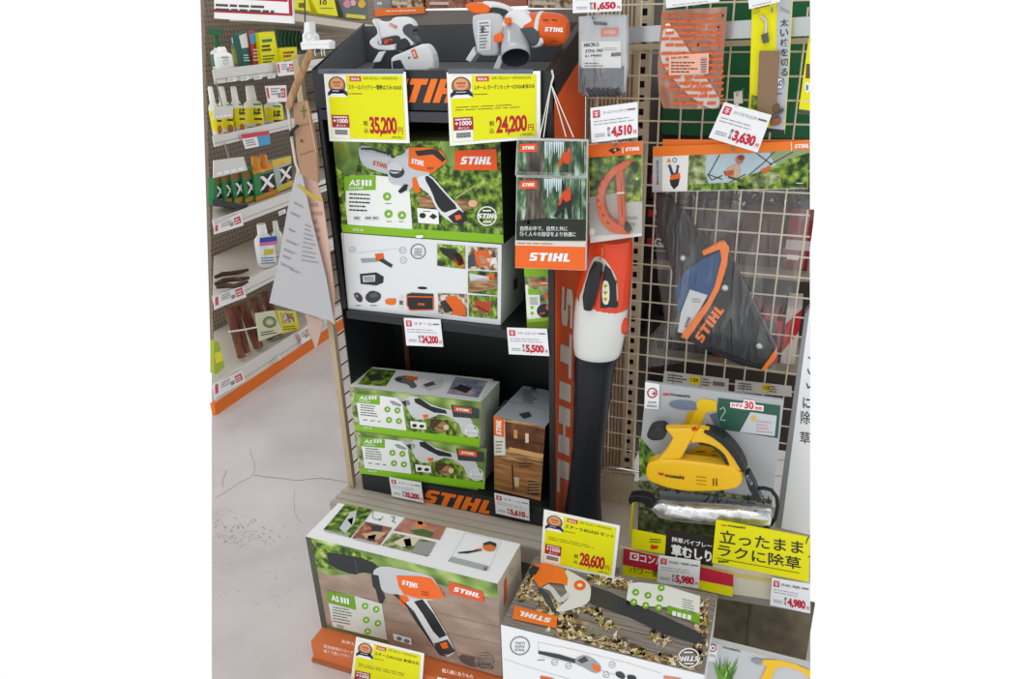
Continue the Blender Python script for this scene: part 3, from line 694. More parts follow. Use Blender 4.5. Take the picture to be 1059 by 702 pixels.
hl = MB(); hl.box((XR0 + .014, YF - .010, zl0), (XR1 - .014, YF + .015, zh0 - .003), C('#3a3d44', .35))
tr = MB(); tr.prism([(XR0 + .006, YF + .013, 1.334), (XR1 - .015, YF + .013, 1.334), (XR1 - .015, YBK - .013, 1.375), (XR0 + .006, YBK - .013, 1.375)], (0, 0, -.006), GREYP)
tbk = MB(); tbk.box((XR0 + .006, YBK - .0155, 1.376), (XR1 - .015, YBK - .0125, 1.459), C('#4a4c50', .45))
s1 = MB(); p, q = F.at(355, 322), F.at(569, 337)
zs1 = (p.z + q.z) / 2 + .004; s1h = .022
P = [Vector((0, 0, z)) for z in (.776, .776, .754, .754)]
s1.hexa([(XR0+.014, YF, P[3].z), (XR1-.014, YF, P[2].z), (XR1-.014, YBK-.012, P[2].z), (XR0+.014, YBK-.012, P[3].z), (XR0+.014, YF, P[0].z), (XR1-.014, YF, P[1].z), (XR1-.014, YBK-.012, P[1].z), (XR0+.014, YBK-.012, P[0].z)], C('#202328', .35))
ZS1L, ZS1R = P[0].z, P[1].z
kb = MB(); KY = 1.59
KY = 1.598; K = PY(KY); kq = [Vector((XR0, KY, .2775)), Vector((XR1, KY, .2775)), Vector((XR1, KY, .2155)), Vector((XR0, KY, .2155))]
kb.prism(kq, (0, .012, 0), BLK2)
ka = Art(K, D2); ka.stihl((315, 216), (304, 56), (0, -62), C('#f4791f', .4), 1, .45)
s0 = MB(); s0.box((XR0 + .004, KY + .001, .2765), (XR1 - .015, YBK - .013, .2785), BLK)
thing('display_stand', 'tall black metal display stand with orange lettering and an orange flank', 'display stand',
      [('side_panel', ls, [('grey_facing', lsf), ('front_flange', lpo)], 'black left flank'), ('side_panel', rs, [('orange_facing', ro), ('flank_lettering', rt)], 'flank faced in orange'), ('back_panel', bk, [('brown_strip', bkp)]),
       ('header_board', hd, [('header_lettering', ha)]), ('header_lip', hl), ('top_tray', tr), ('tray_backboard', tbk), ('middle_shelf', s1), ('bottom_shelf', s0), ('kick_board', kb, [('kick_lettering', ka)])])

# ------------------------------------------------------------------ artwork shared by the cartons
def asia(a, x, y, w, h, L=3, sk=0):           # green system badge
    a.poly([(x, y), (x + w, y + sk), (x + w, y + h + sk), (x, y + h)], C('#7ab51d', .45), L)
    a.text('AS', (x + w*.14, y + h*.66), (x + w*.5, y + h*.66 + sk*.36), h*.42, WHITE, L + 1, bold=.03, shear=.1)
    for i in range(3): a.poly([(x + w*(.55 + .12*i), y + h*.24), (x + w*(.63 + .12*i), y + h*.24), (x + w*(.63 + .12*i), y + h*.66), (x + w*(.55 + .12*i), y + h*.66)], WHITE, L + 1)
    a.text('SYSTEM', (x + w*.14, y + h*.9), (x + w*.6, y + h*.9 + sk*.4), h*.14, WHITE, L + 1)
def badge(a, x, y, r, L=3, ry=None, col=WHITE, flip=False, txt='STIHL'):
    ry = ry or r; a.ring(x, y, r, r*.12, col, L, ry=ry)
    if txt == 'STIHL':
        if flip: a.stihl((x + r*1.0, y - ry*.2), (-r*2.0, ry*.06), (0, ry*.5), col, L, .4)
        else: a.stihl((x - r*.95, y + ry*.22), (r*1.9, ry*.02), (0, -ry*.5), col, L, .4)
        a.rect(x - r*.45, y - ry*.62, x + r*.4, y - ry*.48, col, L); a.rect(x - r*.4, y + ry*.5, x + r*.45, y + ry*.64, col, L)
    else:
        for i, t in enumerate(txt.split()): a.text(t, (x - r*.5, y - ry*.15 + ry*.36*i), (x + r*.5, y - ry*.13 + ry*.36*i), ry*.26, col, L)
def sysicons(a, pts, r, L=3):
    for x, y in pts: a.circ(x, y, r, C('#7ab51d', .45), L); a.poly([(x - r*.4, y + r*.3), (x + r*.1, y - r*.5), (x + r*.5, y + r*.2)], WHITE, L + 1)
def logo(a, q, L=3, col=None):
    a.poly(q, col or C('#ea5f1c', .4), L); (x0, y0), (x1, y1), (x2, y2), (x3, y3) = q
    ax, ay = x3 + (x2 - x3)*.13 + (x0 - x3)*.3, y3 + (y2 - y3)*.13 + (y0 - y3)*.3
    a.stihl((ax, ay), ((x2 - x3)*.72, (y2 - y3)*.72), ((x0 - x3)*.4, (y0 - y3)*.4), WHITE, L + 1, .4)
def pics(a, q, base, shapes, L=2):
    a.poly(q, base, L)
    for pts, c in shapes: a.poly(pts, c, L + 1)

# ---- white carton on the middle shelf (lower)
c = Carton(A6(62, 389), A6(645, 432), A6(641, 722), A6(90, 664), 1.612, .185, zb=.7768)
a = Art(c.pl, A6)
a.poly([(62, 389), (72, 388), (92, 664), (88, 664)], '#c9ced4', 1)
for x, y, r in ((104, 449, 11), (286, 452, 12), (288, 488, 12)): a.ring(x, y, r, 1.6, '#7e858c', 1, 16); a.line([(x - 5, y + 3), (x + 5, y - 3)], 1.5, '#7e858c', 1)
badge(a, 342, 456, 28, 1, col='#5c646c', txt="THAT'S HOW STIHL")
a.poly([(132, 482), (190, 480), (195, 494), (138, 498)], '#9aa2a9', 1); a.poly([(185, 465), (215, 462), (220, 490), (190, 492)], '#e0662a', 1); a.poly([(196, 488), (214, 482), (250, 505), (244, 516)], '#34373c', 2)
a.line([(120, 462), (262, 446)], 1, '#b5bcc2', 1); a.line([(262, 446), (285, 452)], 1, '#b5bcc2', 1)
a.poly([(130, 538), (190, 532), (217, 548), (215, 570), (190, 580), (133, 574)], '#2b2e33', 1); a.poly([(140, 545), (186, 541), (186, 565), (142, 568)], '#c9ced2', 2); a.lines(146, 548, 182, 564, 2, '#4d5258', 3)
a.poly([(108, 608), (124, 604), (142, 622), (138, 640), (124, 640), (110, 622)], '#3f4348', 1, 1); a.circ(119, 618, 6, '#84898f', 2)
a.poly([(148, 618), (170, 596), (206, 606), (208, 628), (182, 645), (155, 638)], '#3a3e44', 1, 1); a.poly([(165, 612), (190, 606), (200, 618), (172, 626)], '#5b6067', 2)
for x in (125, 178): a.lines(x - 10, 650, x + 14, 656, 1, '#3c4046', 2)
a.poly([(222, 628), (258, 625), (263, 632), (261, 650), (236, 651), (222, 644)], '#ec7a2a', 1, 1)
a.poly([(276, 615), (282, 612), (288, 617), (288, 664), (273, 662), (273, 625)], '#d8dbdd', 1); a.poly([(274, 634), (287, 635), (287, 650), (274, 649)], '#6d6156', 2)
a.poly([(300, 612), (318, 606), (397, 610), (398, 668), (312, 668), (301, 650)], '#2a292b', 2); a.poly([(300, 612), (318, 606), (397, 610), (396, 620), (304, 620)], '#3a3839', 3)
a.line([(300, 620), (397, 622), (397, 668), (312, 669), (301, 650), (301, 614)], 4, '#ec6a1f', 4); a.stihl((340, 652), (26, 1), (0, -9), C('#ec6a1f'), 4)
a.circ(357, 589, 18, '#1d1e20', 1, 5, rot=.05)
QD = '#e0661f'
pics(a, [(411, 429), (513, 436), (513, 520), (411, 508)], PHF, [([(418, 440), (470, 448), (500, 470), (510, 500), (490, 510), (470, 490), (430, 465)], '#2b2a2a'), ([(470, 462), (505, 470), (512, 515), (478, 508)], QD)])
pics(a, [(522, 438), (629, 444), (630, 526), (522, 519)], PHM, [([(545, 455), (590, 450), (610, 480), (600, 512), (556, 505)], QD), ([(560, 470), (580, 468), (590, 498), (570, 500)], '#c99a7c'), ([(590, 482), (626, 478), (628, 500), (596, 504)], '#e8e4e0'), ([(524, 470), (545, 464), (550, 510), (524, 514)], '#454b58')])
pics(a, [(523, 525), (630, 531), (630, 616), (523, 606)], PHF, [([(526, 560), (628, 548), (629, 590), (526, 606)], PHW), ([(528, 535), (600, 548), (600, 560), (530, 565)], '#cfd5da'), ([(590, 540), (620, 535), (618, 560), (592, 556)], QD)])
pics(a, [(414, 607), (520, 612), (520, 694), (415, 680)], PHM, [([(440, 620), (480, 618), (510, 650), (515, 690), (470, 685), (445, 650)], QD), ([(420, 640), (440, 632), (470, 672), (440, 680)], '#33353a'), ([(424, 615), (450, 613), (440, 632), (424, 634)], '#d6d8da')])
pics(a, [(525, 614), (629, 620), (629, 702), (526, 692)], PHG, [([(540, 630), (590, 640), (612, 632), (600, 680), (560, 668)], '#b5442a'), ([(530, 645), (560, 652), (600, 676), (590, 690), (540, 670)], PHW)])
ra = Art(c.right, A6)
ra.poly([(690, 560), (703, 550), (703, 590), (690, 598)], '#3a3e44', 1); ra.lines(690, 500, 703, 530, 3, '#8f959b')
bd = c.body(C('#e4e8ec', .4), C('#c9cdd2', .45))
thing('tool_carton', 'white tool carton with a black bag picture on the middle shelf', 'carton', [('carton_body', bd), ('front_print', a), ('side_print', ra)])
tz = c.zt
# ---- green carton standing on it
c = Carton(A6(33, 57), A6(640, 57), A6(652, 426), A6(67, 386), 1.614, .17, 1.626, zb=tz + .0012)
a = Art(c.pl, A6)
a.poly([(33, 57), (640, 57), (652, 426), (67, 386)], PHF, 1)
a.poly([(33, 57), (130, 57), (125, 130), (110, 180), (75, 180), (45, 150)], PHB, 2); a.poly([(420, 57), (475, 57), (475, 160), (445, 140)], PHB, 2); a.poly([(34, 70), (70, 62), (90, 120), (55, 170)], '#d3dd3a', 2)
a.poly([(280, 350), (645, 372), (650, 398), (300, 376)], PHG, 2)
a.poly([(62, 357), (650, 396), (652, 426), (67, 386)], C('#86bd1f', .45), 3); a.text('GTA 26', (104, 380), (143, 383), 8, WHITE, 4)
a.poly([(78, 184), (187, 180), (308, 193), (321, 376), (86, 361), (80, 300)], C('#eef3f0', .4), 3)
asia(a, 74, 184, 114, 52, 4, -3)
a.lines(92, 242, 178, 314, 5, '#2c3136', 5, sk=4, w=.38)
for x in (108, 148, 176): a.rect(x, 328, x + 24, 343, '#c9d0d4', 5); a.lines(x + 2, 331, x + 22, 340, 1, '#3c4248', 6)
sysicons(a, ((229, 257), (234, 320), (283, 325)), 15, 5)
for x, y in ((222, 280), (226, 345), (270, 345)): a.lines(x, y, x + 26, y + 6, 1, '#6a7076', 5)
a.poly([(126, 72), (165, 74), (250, 105), (262, 150), (240, 178), (200, 168), (148, 150), (128, 118)], C('#b9c0c6', .4), 5, 1); a.line([(134, 84), (175, 84), (225, 100), (255, 115)], 9, '#33363b', 6)
for k in range(9): a.rect(140 + k*12, 84 + k*2.6, 146 + k*12, 92 + k*2.6, '#9aa1a8', 7)
a.stihl((176, 142), (52, 14), (2, -16), C('#c8552a'), 7)
a.poly([(234, 140), (262, 110), (290, 104), (303, 78), (330, 88), (345, 140), (390, 170), (372, 192), (335, 195), (318, 230), (300, 240), (285, 215), (240, 212), (230, 180)], C('#c3c9d0', .4), 8, 1)
a.poly([(308, 78), (395, 80), (430, 95), (447, 130), (392, 172), (330, 160), (306, 148)], ORG, 9); a.poly([(330, 92), (396, 84), (412, 88), (442, 122), (430, 132), (396, 104), (340, 110)], '#2a2c30', 10)
a.stihl((316, 136), (46, 10), (2, -18), WHITE, 10); a.lines(375, 150, 404, 160, 2, '#42210f', 10)
a.circ(264, 168, 28, '#3a3d42', 10, 22); a.circ(258, 152, 27, '#c9cfd5', 11, 22); a.rect(238, 160, 286, 166, '#25272b', 11, 4)
a.poly([(268, 238), (292, 212), (306, 214), (300, 234), (278, 246)], '#202226', 10)
a.poly([(320, 196), (372, 176), (398, 188), (440, 240), (500, 300), (522, 340), (508, 358), (474, 356), (430, 330), (402, 290), (386, 250), (345, 222)], C('#dfe3e7', .4), 9, 1)
a.poly([(362, 186), (382, 180), (436, 244), (490, 300), (462, 306), (434, 318), (408, 286), (392, 240)], '#24262a', 10, 1)
a.poly([(450, 330), (490, 305), (512, 318), (522, 342), (500, 360), (470, 352)], '#2a2c30', 11); a.poly([(474, 326), (494, 322), (500, 336), (480, 344)], ORG, 12)
a.poly([(320, 190), (334, 186), (352, 238), (336, 246), (322, 226)], ORG, 11)
a.poly([(340, 255), (420, 245), (470, 270), (560, 266), (562, 292), (505, 312), (470, 290), (420, 296), (350, 300)], PHW, 4); a.circ(540, 282, 16, '#d9b988', 5, 13)
a.line([(480, 262), (548, 218)], 4, '#c9b48a', 4)
a.poly([(338, 298), (415, 305), (418, 358), (342, 352)], WHITE, 13); a.circ(358, 326, 12, '#2b2a2c', 14, 10); a.poly([(382, 330), (396, 318), (412, 330), (398, 340)], '#2b2a2c', 14); a.lines(360, 308, 392, 314, 1, '#3a3d41', 14)
logo(a, [(473, 90), (626, 84), (629, 162), (476, 161)], 13, C('#e8571c', .4))
badge(a, 592, 328, 36, 13)
a.poly([(330, 398), (362, 396), (358, 408), (336, 408)], WHITE, 14, 1)
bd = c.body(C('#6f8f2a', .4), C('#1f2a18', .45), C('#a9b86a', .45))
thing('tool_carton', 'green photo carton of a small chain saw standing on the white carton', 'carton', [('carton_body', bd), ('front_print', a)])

# ---- small green carton beside them
c = Carton(B7(10, 172), B7(134, 176), B7(132, 400), B7(22, 412), 1.618, .09, zb=.7768)
a = Art(c.pl, B7)
a.poly([(8, 160), (134, 164), (134, 200), (10, 202)], C('#86bd1f', .45), 1); a.poly([(12, 202), (134, 200), (132, 400), (22, 412)], PHH, 1)
a.poly([(34, 206), (75, 206), (75, 250), (36, 250)], PHW, 2); logo(a, [(78, 222), (122, 220), (123, 242), (79, 243)], 3)
a.poly([(14, 240), (24, 238), (30, 255), (80, 262), (82, 402), (24, 410)], '#eef2ea', 3); a.poly([(26, 256), (80, 262), (82, 285), (28, 284)], C('#86bd1f'), 4); a.lines(34, 295, 74, 330, 4, '#666c70', 4)
a.circ(45, 342, 8, C('#86bd1f'), 4); a.circ(45, 368, 8, C('#86bd1f'), 4); a.poly([(100, 282), (116, 278), (122, 300), (104, 306)], ORG, 4)
a.circ(98, 356, 32, '#2b2d31', 5, 30, rot=-.4); a.circ(116, 342, 9, ORG, 6, 12); a.stihl((78, 376), (26, -6), (0, -9), C('#e0661f'), 6)
a.poly([(22, 395), (132, 386), (132, 400), (22, 412)], C('#9ac83a'), 6)
thing('tool_carton', 'small green carton with a round charger picture beside the orange flank', 'carton', [('carton_body', c.body(C('#8fae3a', .4))), ('front_print', a)])

# ---- two pruner cartons on the bottom shelf
def pruner(view, dx, dy, c, wrap):
    a = Art(c.pl, view)
    f = lambda pts: [(x + dx, y + dy) for x, y in pts]
    a.poly(f([(85, 160), (825, 250), (815, 490), (118, 402)]), PHB, 1)
    a.poly(f([(400, 290), (520, 320), (620, 340), (800, 400), (810, 470), (410, 420)]), PHG, 2)
    a.poly(f([(85, 160), (130, 166), (150, 380), (116, 385)]), PHH, 2)
    a.poly(f([(114, 374), (815, 452), (815, 492), (118, 402)]), C('#86c41c', .45), 3); a.text('ASA 20', (165 + dx, 392 + dy), (212 + dx, 397 + dy), 9, WHITE, 4)
    a.poly(f([(122, 200), (258, 210), (380, 228), (408, 406), (146, 374)]), C('#eef2f0', .4), 3)
    asia(a, 122 + dx, 200 + dy, 136, 50, 4, 12)
    a.lines(150 + dx, 258 + dy, 245 + dx, 325 + dy, 5, '#4a5056', 5, sk=10, w=.35)
    for x in (165, 205, 245): a.lines(x + dx, 342 + dy + (x - 165)*.12, x + 28 + dx, 352 + dy + (x - 165)*.12, 1, '#3c4248', 5)
    sysicons(a, [(x + dx, y + dy) for x, y in ((300, 288), (356, 294), (309, 347), (364, 353))], 17, 5)
    g = C('#cfd3d6', .4)
    a.poly(f([(310, 240), (335, 240), (380, 262), (372, 272), (330, 262)]), '#9aa0a5', 4); a.poly(f([(330, 205), (375, 222), (425, 235), (420, 262), (380, 250)]), '#b5babf', 4)
    a.poly(f([(375, 245), (420, 235), (430, 260), (400, 270)]), '#34373b', 5)
    a.poly(f([(405, 215), (470, 215), (560, 270), (700, 300), (770, 330), (790, 430), (720, 420), (690, 350), (600, 310), (560, 330), (470, 350), (430, 320), (405, 270)]), g, 5, 1)
    a.poly(f([(450, 228), (480, 225), (545, 270), (625, 292), (635, 312), (560, 305), (500, 275), (455, 250)]), '#25282c', 6)
    a.poly(f([(495, 318), (530, 315), (525, 335), (505, 338)]), ORG, 6)
    a.poly(f([(540, 340), (640, 352), (640, 388), (560, 410), (535, 385)]), '#4a3b20', 4); a.poly(f([(560, 395), (610, 350), (650, 380), (610, 420)]), PHW, 5); a.circ(628 + dx, 388 + dy, 15, '#e3cf9c', 6)
    a.poly(f([(655, 262), (812, 285), (812, 340), (668, 330)]), '#3a4148' , 7); logo(a, f([(668, 268), (770, 282), (772, 312), (672, 300)]), 8, C('#c85f3a' if wrap else '#ea5f1c'))
    a.poly(f([(700, 345), (770, 355), (812, 440), (760, 442), (715, 420)]), g, 7)
    a.poly(f([(427, 352), (514, 362), (518, 400), (432, 392)]), WHITE, 8); a.circ(452 + dx, 378 + dy, 13, '#2b2a2c', 9, 10); a.circ(492 + dx, 382 + dy, 14, '#2b2a2c', 9, 9)
    badge(a, 770 + dx, 408 + dy, 38, 9, 36)
    return a
tl, tr_, br, bl_ = C5(85, 158), C5(805, 238), C5(812, 500), C5(120, 403)
tr_, br = (497, 415.5), (496, 461)
lo_tl, lo_tr, lo_br, lo_bl = C5(118, 408), (496, 462.5), (494, 506.5), C5(150, 630)
WPAP = C('#e9ecea', .4)
c = Carton(lo_tl, lo_tr, lo_br, lo_bl, 1.586, .125, zb=.2795); c.d.x = .004
a = pruner(C5, 28, 242, c, False)
for v in a.v: v.z = min(v.z, c.zt)
thing('pruner_carton', 'lower of the two stacked green pruner cartons, just above the kick board', 'carton', [('carton_body', c.body(C('#7fa838', .4), C('#b7bdae', .4))), ('front_print', a)], 'pruner cartons')
c2 = Carton(tl, tr_, br, bl_, 1.586, .125, zb=c.zt + .001); c2.d.x = .004
a = pruner(C5, 0, 0, c2, True)
for v in a.v: v.z = max(v.z, c2.zb + .0005)
t = Art(c2.top, C1)
t.poly([(46, 262), (118, 203), (483, 240), (446, 300)], C('#eef1f2', .35), 1)
pics(t, [(72, 255), (113, 207), (189, 214), (158, 262)], PHF, [([(100, 232), (140, 220), (150, 240), (115, 246)], '#3a3a3c')], 2)
t.poly([(180, 238), (205, 228), (250, 232), (240, 246), (256, 262), (235, 270), (225, 255), (195, 250)], '#6a6f74', 2, 1); t.poly([(215, 228), (256, 234), (252, 244), (222, 240)], ORG, 3); t.circ(198, 240, 10, '#3a3d41', 3, 5)
t.poly([(262, 262), (300, 244), (332, 240), (330, 262), (290, 276)], '#cfd3d6', 2); t.poly([(270, 256), (300, 246), (310, 256), (280, 264)], '#55595e', 3)
pics(t, [(342, 283), (369, 233), (466, 246), (437, 296)], ramp_mat('skin_sleeve_picture', [(.3, '#5b6880'), (.5, '#8d93a8'), (.7, '#c9b0a2')], 40, 2), [([(360, 268), (385, 255), (420, 268), (400, 282)], '#2e3036')], 2)
thing('pruner_carton', 'upper of the two stacked green pruner cartons, with four pictures on its top', 'carton', [('carton_body', c2.body(C('#7fa838', .4), C('#b7bdae', .4), WPAP)), ('front_print', a), ('top_print', t)], 'pruner cartons')

# ---- narrow timber carton beside them
c = Carton(C1(484, 352), C1(640, 384), C1(626, 597), C1(486, 570), 1.632, .19, zb=.2795)
a = Art(c.pl, C1)
a.poly([(484, 352), (640, 384), (626, 597), (486, 570)], PHW, 1)
a.poly([(520, 368), (640, 392), (634, 470), (520, 448)], ramp_mat('leather_belt_picture', [(.3, '#3a2419'), (.5, '#6b4128'), (.7, '#a87248')], 16, 3), 2)
a.line([(522, 418), (636, 438)], 6, '#4a2f1c', 3); a.poly([(545, 392), (556, 394), (556, 420), (545, 418)], '#c79a5a', 4); a.rect(580, 404, 590, 432, '#e0d2b4', 4)
a.line([(530, 452), (634, 474)], 14, '#d6a76a', 3); a.poly([(486, 478), (632, 500), (626, 597), (486, 570)], ramp_mat('plank_wall_picture', [(.3, '#70492b'), (.5, '#96683e'), (.7, '#b98a58')], 9, 3, (1, 1, 9)), 2)
a.line([(540, 500), (545, 575)], 5, '#3a2a20', 4); a.poly([(545, 535), (562, 538), (560, 566), (548, 566)], '#c9b48c', 4); a.poly([(590, 545), (622, 550), (620, 592), (586, 588)], '#3d3026', 3); a.lines(560, 490, 615, 510, 2, '#4a3626', 3)
for k in range(4): a.rect(590, 552 + k*9, 622, 556 + k*9, '#a98a5c', 4)
a.poly([(484, 352), (517, 360), (520, 470), (486, 470)], '#e4e1da', 4); a.poly([(484, 352), (516, 360), (516, 416), (485, 410)], ORG, 5)
a.stihl((508, 410), (-1, -44), (-16, -3), WHITE, 6, .3)
a.lines(490, 425, 512, 465, 4, '#8c8880', 5)
t = Art(c.top, C1)
t.lines(572, 268, 618, 312, 6, '#5d656c', 2, sk=8); t.poly([(560, 345), (590, 338), (600, 352), (575, 360)], '#3f464d', 2); t.poly([(600, 262), (618, 265), (612, 274), (596, 270)], '#3a4047', 2); t.line([(500, 330), (520, 305), (640, 330)], 1.5, '#8d959c', 2)
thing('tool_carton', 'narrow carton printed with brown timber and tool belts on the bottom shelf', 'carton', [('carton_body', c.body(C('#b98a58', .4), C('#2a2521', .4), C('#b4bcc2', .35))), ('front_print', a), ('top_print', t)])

# ------------------------------------------------------------------ price cards
def price_tag(q, y, price, label, name='white_price_card', title='スチール', L=None, plane=None, text_w=.5, off=True):
    pl = plane or PY(y); m = cards(pl, PXV, q, C('#eef0f4', .35), .0018); a = Art(pl, Q(*q))
    a.rect(.05, .09, .2, .3, '#c8344a', 1); a.rect(.08, .13, .17, .16, '#f3dfe2', 2); a.rect(.08, .2, .17, .23, '#f3dfe2', 2); a.rect(.11, .13, .14, .27, '#f3dfe2', 2)
    a.text(title, (.26, .24), (.26 + text_w, .24), .10, '#55585e', 1, bold=.0); a.lines(.78, .14, .97, .25, 1, '#6b6e74', 1, ragged=.1)
    a.lines(.06, .38, .96, .56, 2, '#8d9096', 1, w=.22)
    a.text('税込', (.33, .80), (.40, .80), .17, '#25262a', 1, bold=.01) if False else (a.text('税', (.35, .74), (.41, .74), .13, '#25262a', 1), a.text('込', (.35, .88), (.41, .88), .13, '#25262a', 1))
    a.text(price, (.43, .945), (.88, .945), .335, '#c51a3c', 1, bold=.045, space=.95); a.text('円', (.91, .90), (.97, .90), .11, '#c51a3c', 1)
    a.lines(.08, .76, .31, .88, 2, '#7a7c81', 1, ragged=.1, w=.35)
    return thing(name, label, 'price card', [('card', m), ('card_print', a)], 'white price cards')
def d1(*p): return [D1(*x) for x in p]
price_tag(d1((320, 171), (487, 178), (500, 303), (332, 296)), 1.594, '24,200', 'white price card reading 24,200 under the white carton on the shelf lip')
price_tag(d1((790, 215), (973, 221), (984, 345), (800, 336)), 1.594, '5,500', 'white price card reading 5,500 under the small green carton', title='スチールカッター')
price_tag([D2(*p) for p in ((165, 104), (310, 128), (322, 220), (178, 190))], 1.580, '35,200', 'white price card reading 35,200 partly covering the lettering under the pruner cartons')
price_tag([D2(*p) for p in ((645, 176), (803, 208), (805, 302), (652, 268))], 1.580, '5,610', 'white price card reading 5,610 on the kick board under the timber carton')

BADGE1, BADGE2 = '#a9774a', '#d9a777'
def yellow_card(q, y, title, price, label, note=False, plane=None, crop=1.0):
    pl = plane or PY(y); m = cards(pl, PXV, q, C('#f4f6f0', .3), .002); a = Art(pl, Q(*q)); Yc = C('#e6e600', .5)
    a.rect(.035, .05, .955, .955, Yc, 1); a.rect(.035, .05, .265, .36, '#f4f6f0', 2); a.rect(.04, .80, .26, .95, '#f1f2ea', 2)
    a.circ(.15, .19, .105, BADGE1, 3, .125); a.ring(.15, .19, .105, .012, '#7a4f2c', 4, ry=.125); a.circ(.15, .17, .075, BADGE2, 4, .085); a.rect(.1, .14, .2, .17, '#c9603a', 5); a.rect(.11, .19, .19, .21, '#c9603a', 5)
    a.poly([(.03, .30), (.07, .25), (.23, .25), (.27, .30), (.27, .35), (.22, .31), (.08, .31), (.03, .35)], NAVY, 6); a.rect(.075, .25, .225, .30, NAVY, 6); a.lines(.09, .262, .21, .292, 1, '#cfd2e0', 7)
    a.rect(.31, .065, .45, .135, '#d13a52', 2); a.text('限定品', (.33, .12), (.43, .12), .035, WHITE, 3)
    a.text('3月1日(土)〜4月30日(水)', (.48, .12), (.90, .12), .05, '#4d4f14', 2, bold=0)
    a.text(title, (.285, .255), (.94, .255), .07, '#26281a', 2, bold=.012); a.lines(.285, .30, .47, .33, 1, '#6a6c1a', 2)
    if note: a.lines(.08, .47, .93, .545, 2, '#5d5f1c', 2, w=.28)
    a.rect(.05, .62, .265, .80, '#a3253c', 3); a.lines(.07, .632, .25, .665, 1, '#f0dfe2', 4, ragged=.05, w=.7); a.text('+1000', (.065, .735), (.25, .735), .062, WHITE, 4, bold=.03); a.text('ポイント', (.1, .79), (.22, .79), .038, WHITE, 4)
    a.rect(.075, .83, .235, .905, '#aeb3b6', 3); a.lines(.08, .835, .23, .90, 2, '#5a5f63', 4, ragged=0, w=.6)
    a.text('税', (.44, .77), (.495, .77), .075, '#23241a', 2, bold=.01); a.text('込', (.44, .87), (.495, .87), .075, '#23241a', 2, bold=.01)
    a.text(price, (.515, .92), (.855, .92), .285, '#b81a2a', 2, bold=.035, space=.88); a.text('円', (.865, .875), (.925, .875), .095, '#b81a2a', 2, bold=.01)
    a.text('(税抜)', (.78, .945), (.92, .945), .04, '#6a6c1a', 2, bold=0)
    return thing('yellow_price_card', label, 'price card', [('card', m), ('card_print', a)], 'yellow price cards')
yellow_card([A4(42, 326), A4(414, 326), A4(432, 650), A4(70, 640)], 1.584, 'スチールバッテリー電動はさみ ASA20', '35,200', 'yellow price card reading 35,200 hung below the white secateurs')
yellow_card([A5(30, 328), A5(455, 322), A5(455, 628), A5(45, 662)], 1.584, 'スチール ガーデンカッターGTA26本体のみ', '24,200', 'yellow price card reading 24,200 hung below the orange and white cutter', True)
for (x, y, lb) in ((373, 73.5, 'A'), (507, 73.5, 'B')):
    pl = PY(1.589); m = MB(); m.slab(pl, PXV, [(x - 44, y - 2), (x + 44, y - 2), (x + 44, y + 3), (x - 44, y + 3)], C('#5a6270', .2, 0, .6), .006, -.006, .002)
    one('card_clip', 'clear dark clip strip on the header edge over the %s price card' % {'A': '35,200 secateurs', 'B': '24,200 cutter'}[lb], 'clip', m)

# ------------------------------------------------------------------ tools on the top tray
TP = PY(1.70); W1 = C('#e3e7ea', .3); DK = C('#2e3236', .4); DK2 = C('#4a4f55', .4)
def S(view, plane, pts, mat, f, b, bev=.004, sm=1):
    m = MB(); m.slab(plane, view, pts, mat, f, b, bev, sm); return m
b1 = S(A4, TP, [(258, 92), (275, 84), (292, 100), (345, 97), (358, 78), (410, 76), (442, 92), (456, 125), (440, 150), (466, 188), (440, 205), (420, 220), (385, 228), (375, 205), (395, 180), (380, 160), (345, 165), (300, 175), (285, 195), (290, 208), (330, 206), (360, 200), (372, 226), (330, 230), (275, 224), (248, 200), (252, 180), (282, 160), (288, 140), (270, 115)], W1, .02, .0)
g1 = S(A4, TP, [(372, 190), (390, 178), (412, 170), (440, 205), (412, 226), (384, 230), (368, 222)], DK, .023, .002)
h1 = S(A4, TP, [(400, 118), (432, 104), (456, 124), (442, 152), (472, 192), (458, 202), (428, 172), (398, 148)], DK2, .024, .002)
t1 = S(A4, TP, [(316, 180), (328, 176), (334, 190), (324, 202), (312, 198)], C('#d9503a', .4), .016, -.01, .002)
bb = S(A4, TP.moved(.012), [(345, 258), (400, 236), (458, 210), (490, 198), (515, 210), (540, 258), (542, 330), (350, 330), (345, 290)], W1, .028, .0, .008)
bf = S(A4, TP.moved(.012), [(352, 278), (388, 270), (418, 330), (356, 330)], DK, .031, .02, .003, 0)
md = S(A4, TP, [(318, 236), (370, 228), (395, 240), (345, 262), (346, 330), (258, 330), (268, 288), (300, 282)], DK, .012, -.006)
bl1 = S(A4, TP, [(292, 236), (324, 230), (298, 280), (264, 284)], C('#e9ecee', .3), .018, -.004, .002, 0)
lg = Art(TP.moved(.04), A4); lg.poly([(438, 228), (456, 220), (472, 262), (452, 268)], C('#e0723a'), 1); lg.poly([(446, 236), (454, 232), (462, 256), (454, 259)], '#f0cfc0', 2); lg.circ(430, 262, 6, '#7d838a', 1)
st = Art(TP.moved(.0205), A4); st.stihl((338, 116), (36, 16), (4, -14), C('#dd8a6a'), 1)
wr = MB(); q = TP.moved(.024); wr.tube([q.at(*A4(*p)) for p in ((272, 84), (288, 130), (302, 200))], .0022, W1, 6)
thing('cordless_secateurs', 'white cordless secateurs with a grey grip lying on the black top tray', 'secateurs',
      [('upper_body', b1, [('brand_mark', st)]), ('grip', g1), ('cutting_head', h1), ('trigger', t1), ('battery_housing', bb, [('housing_face', bf), ('housing_print', lg)]), ('lower_handle', md), ('blade', bl1), ('lever_wire', wr)])

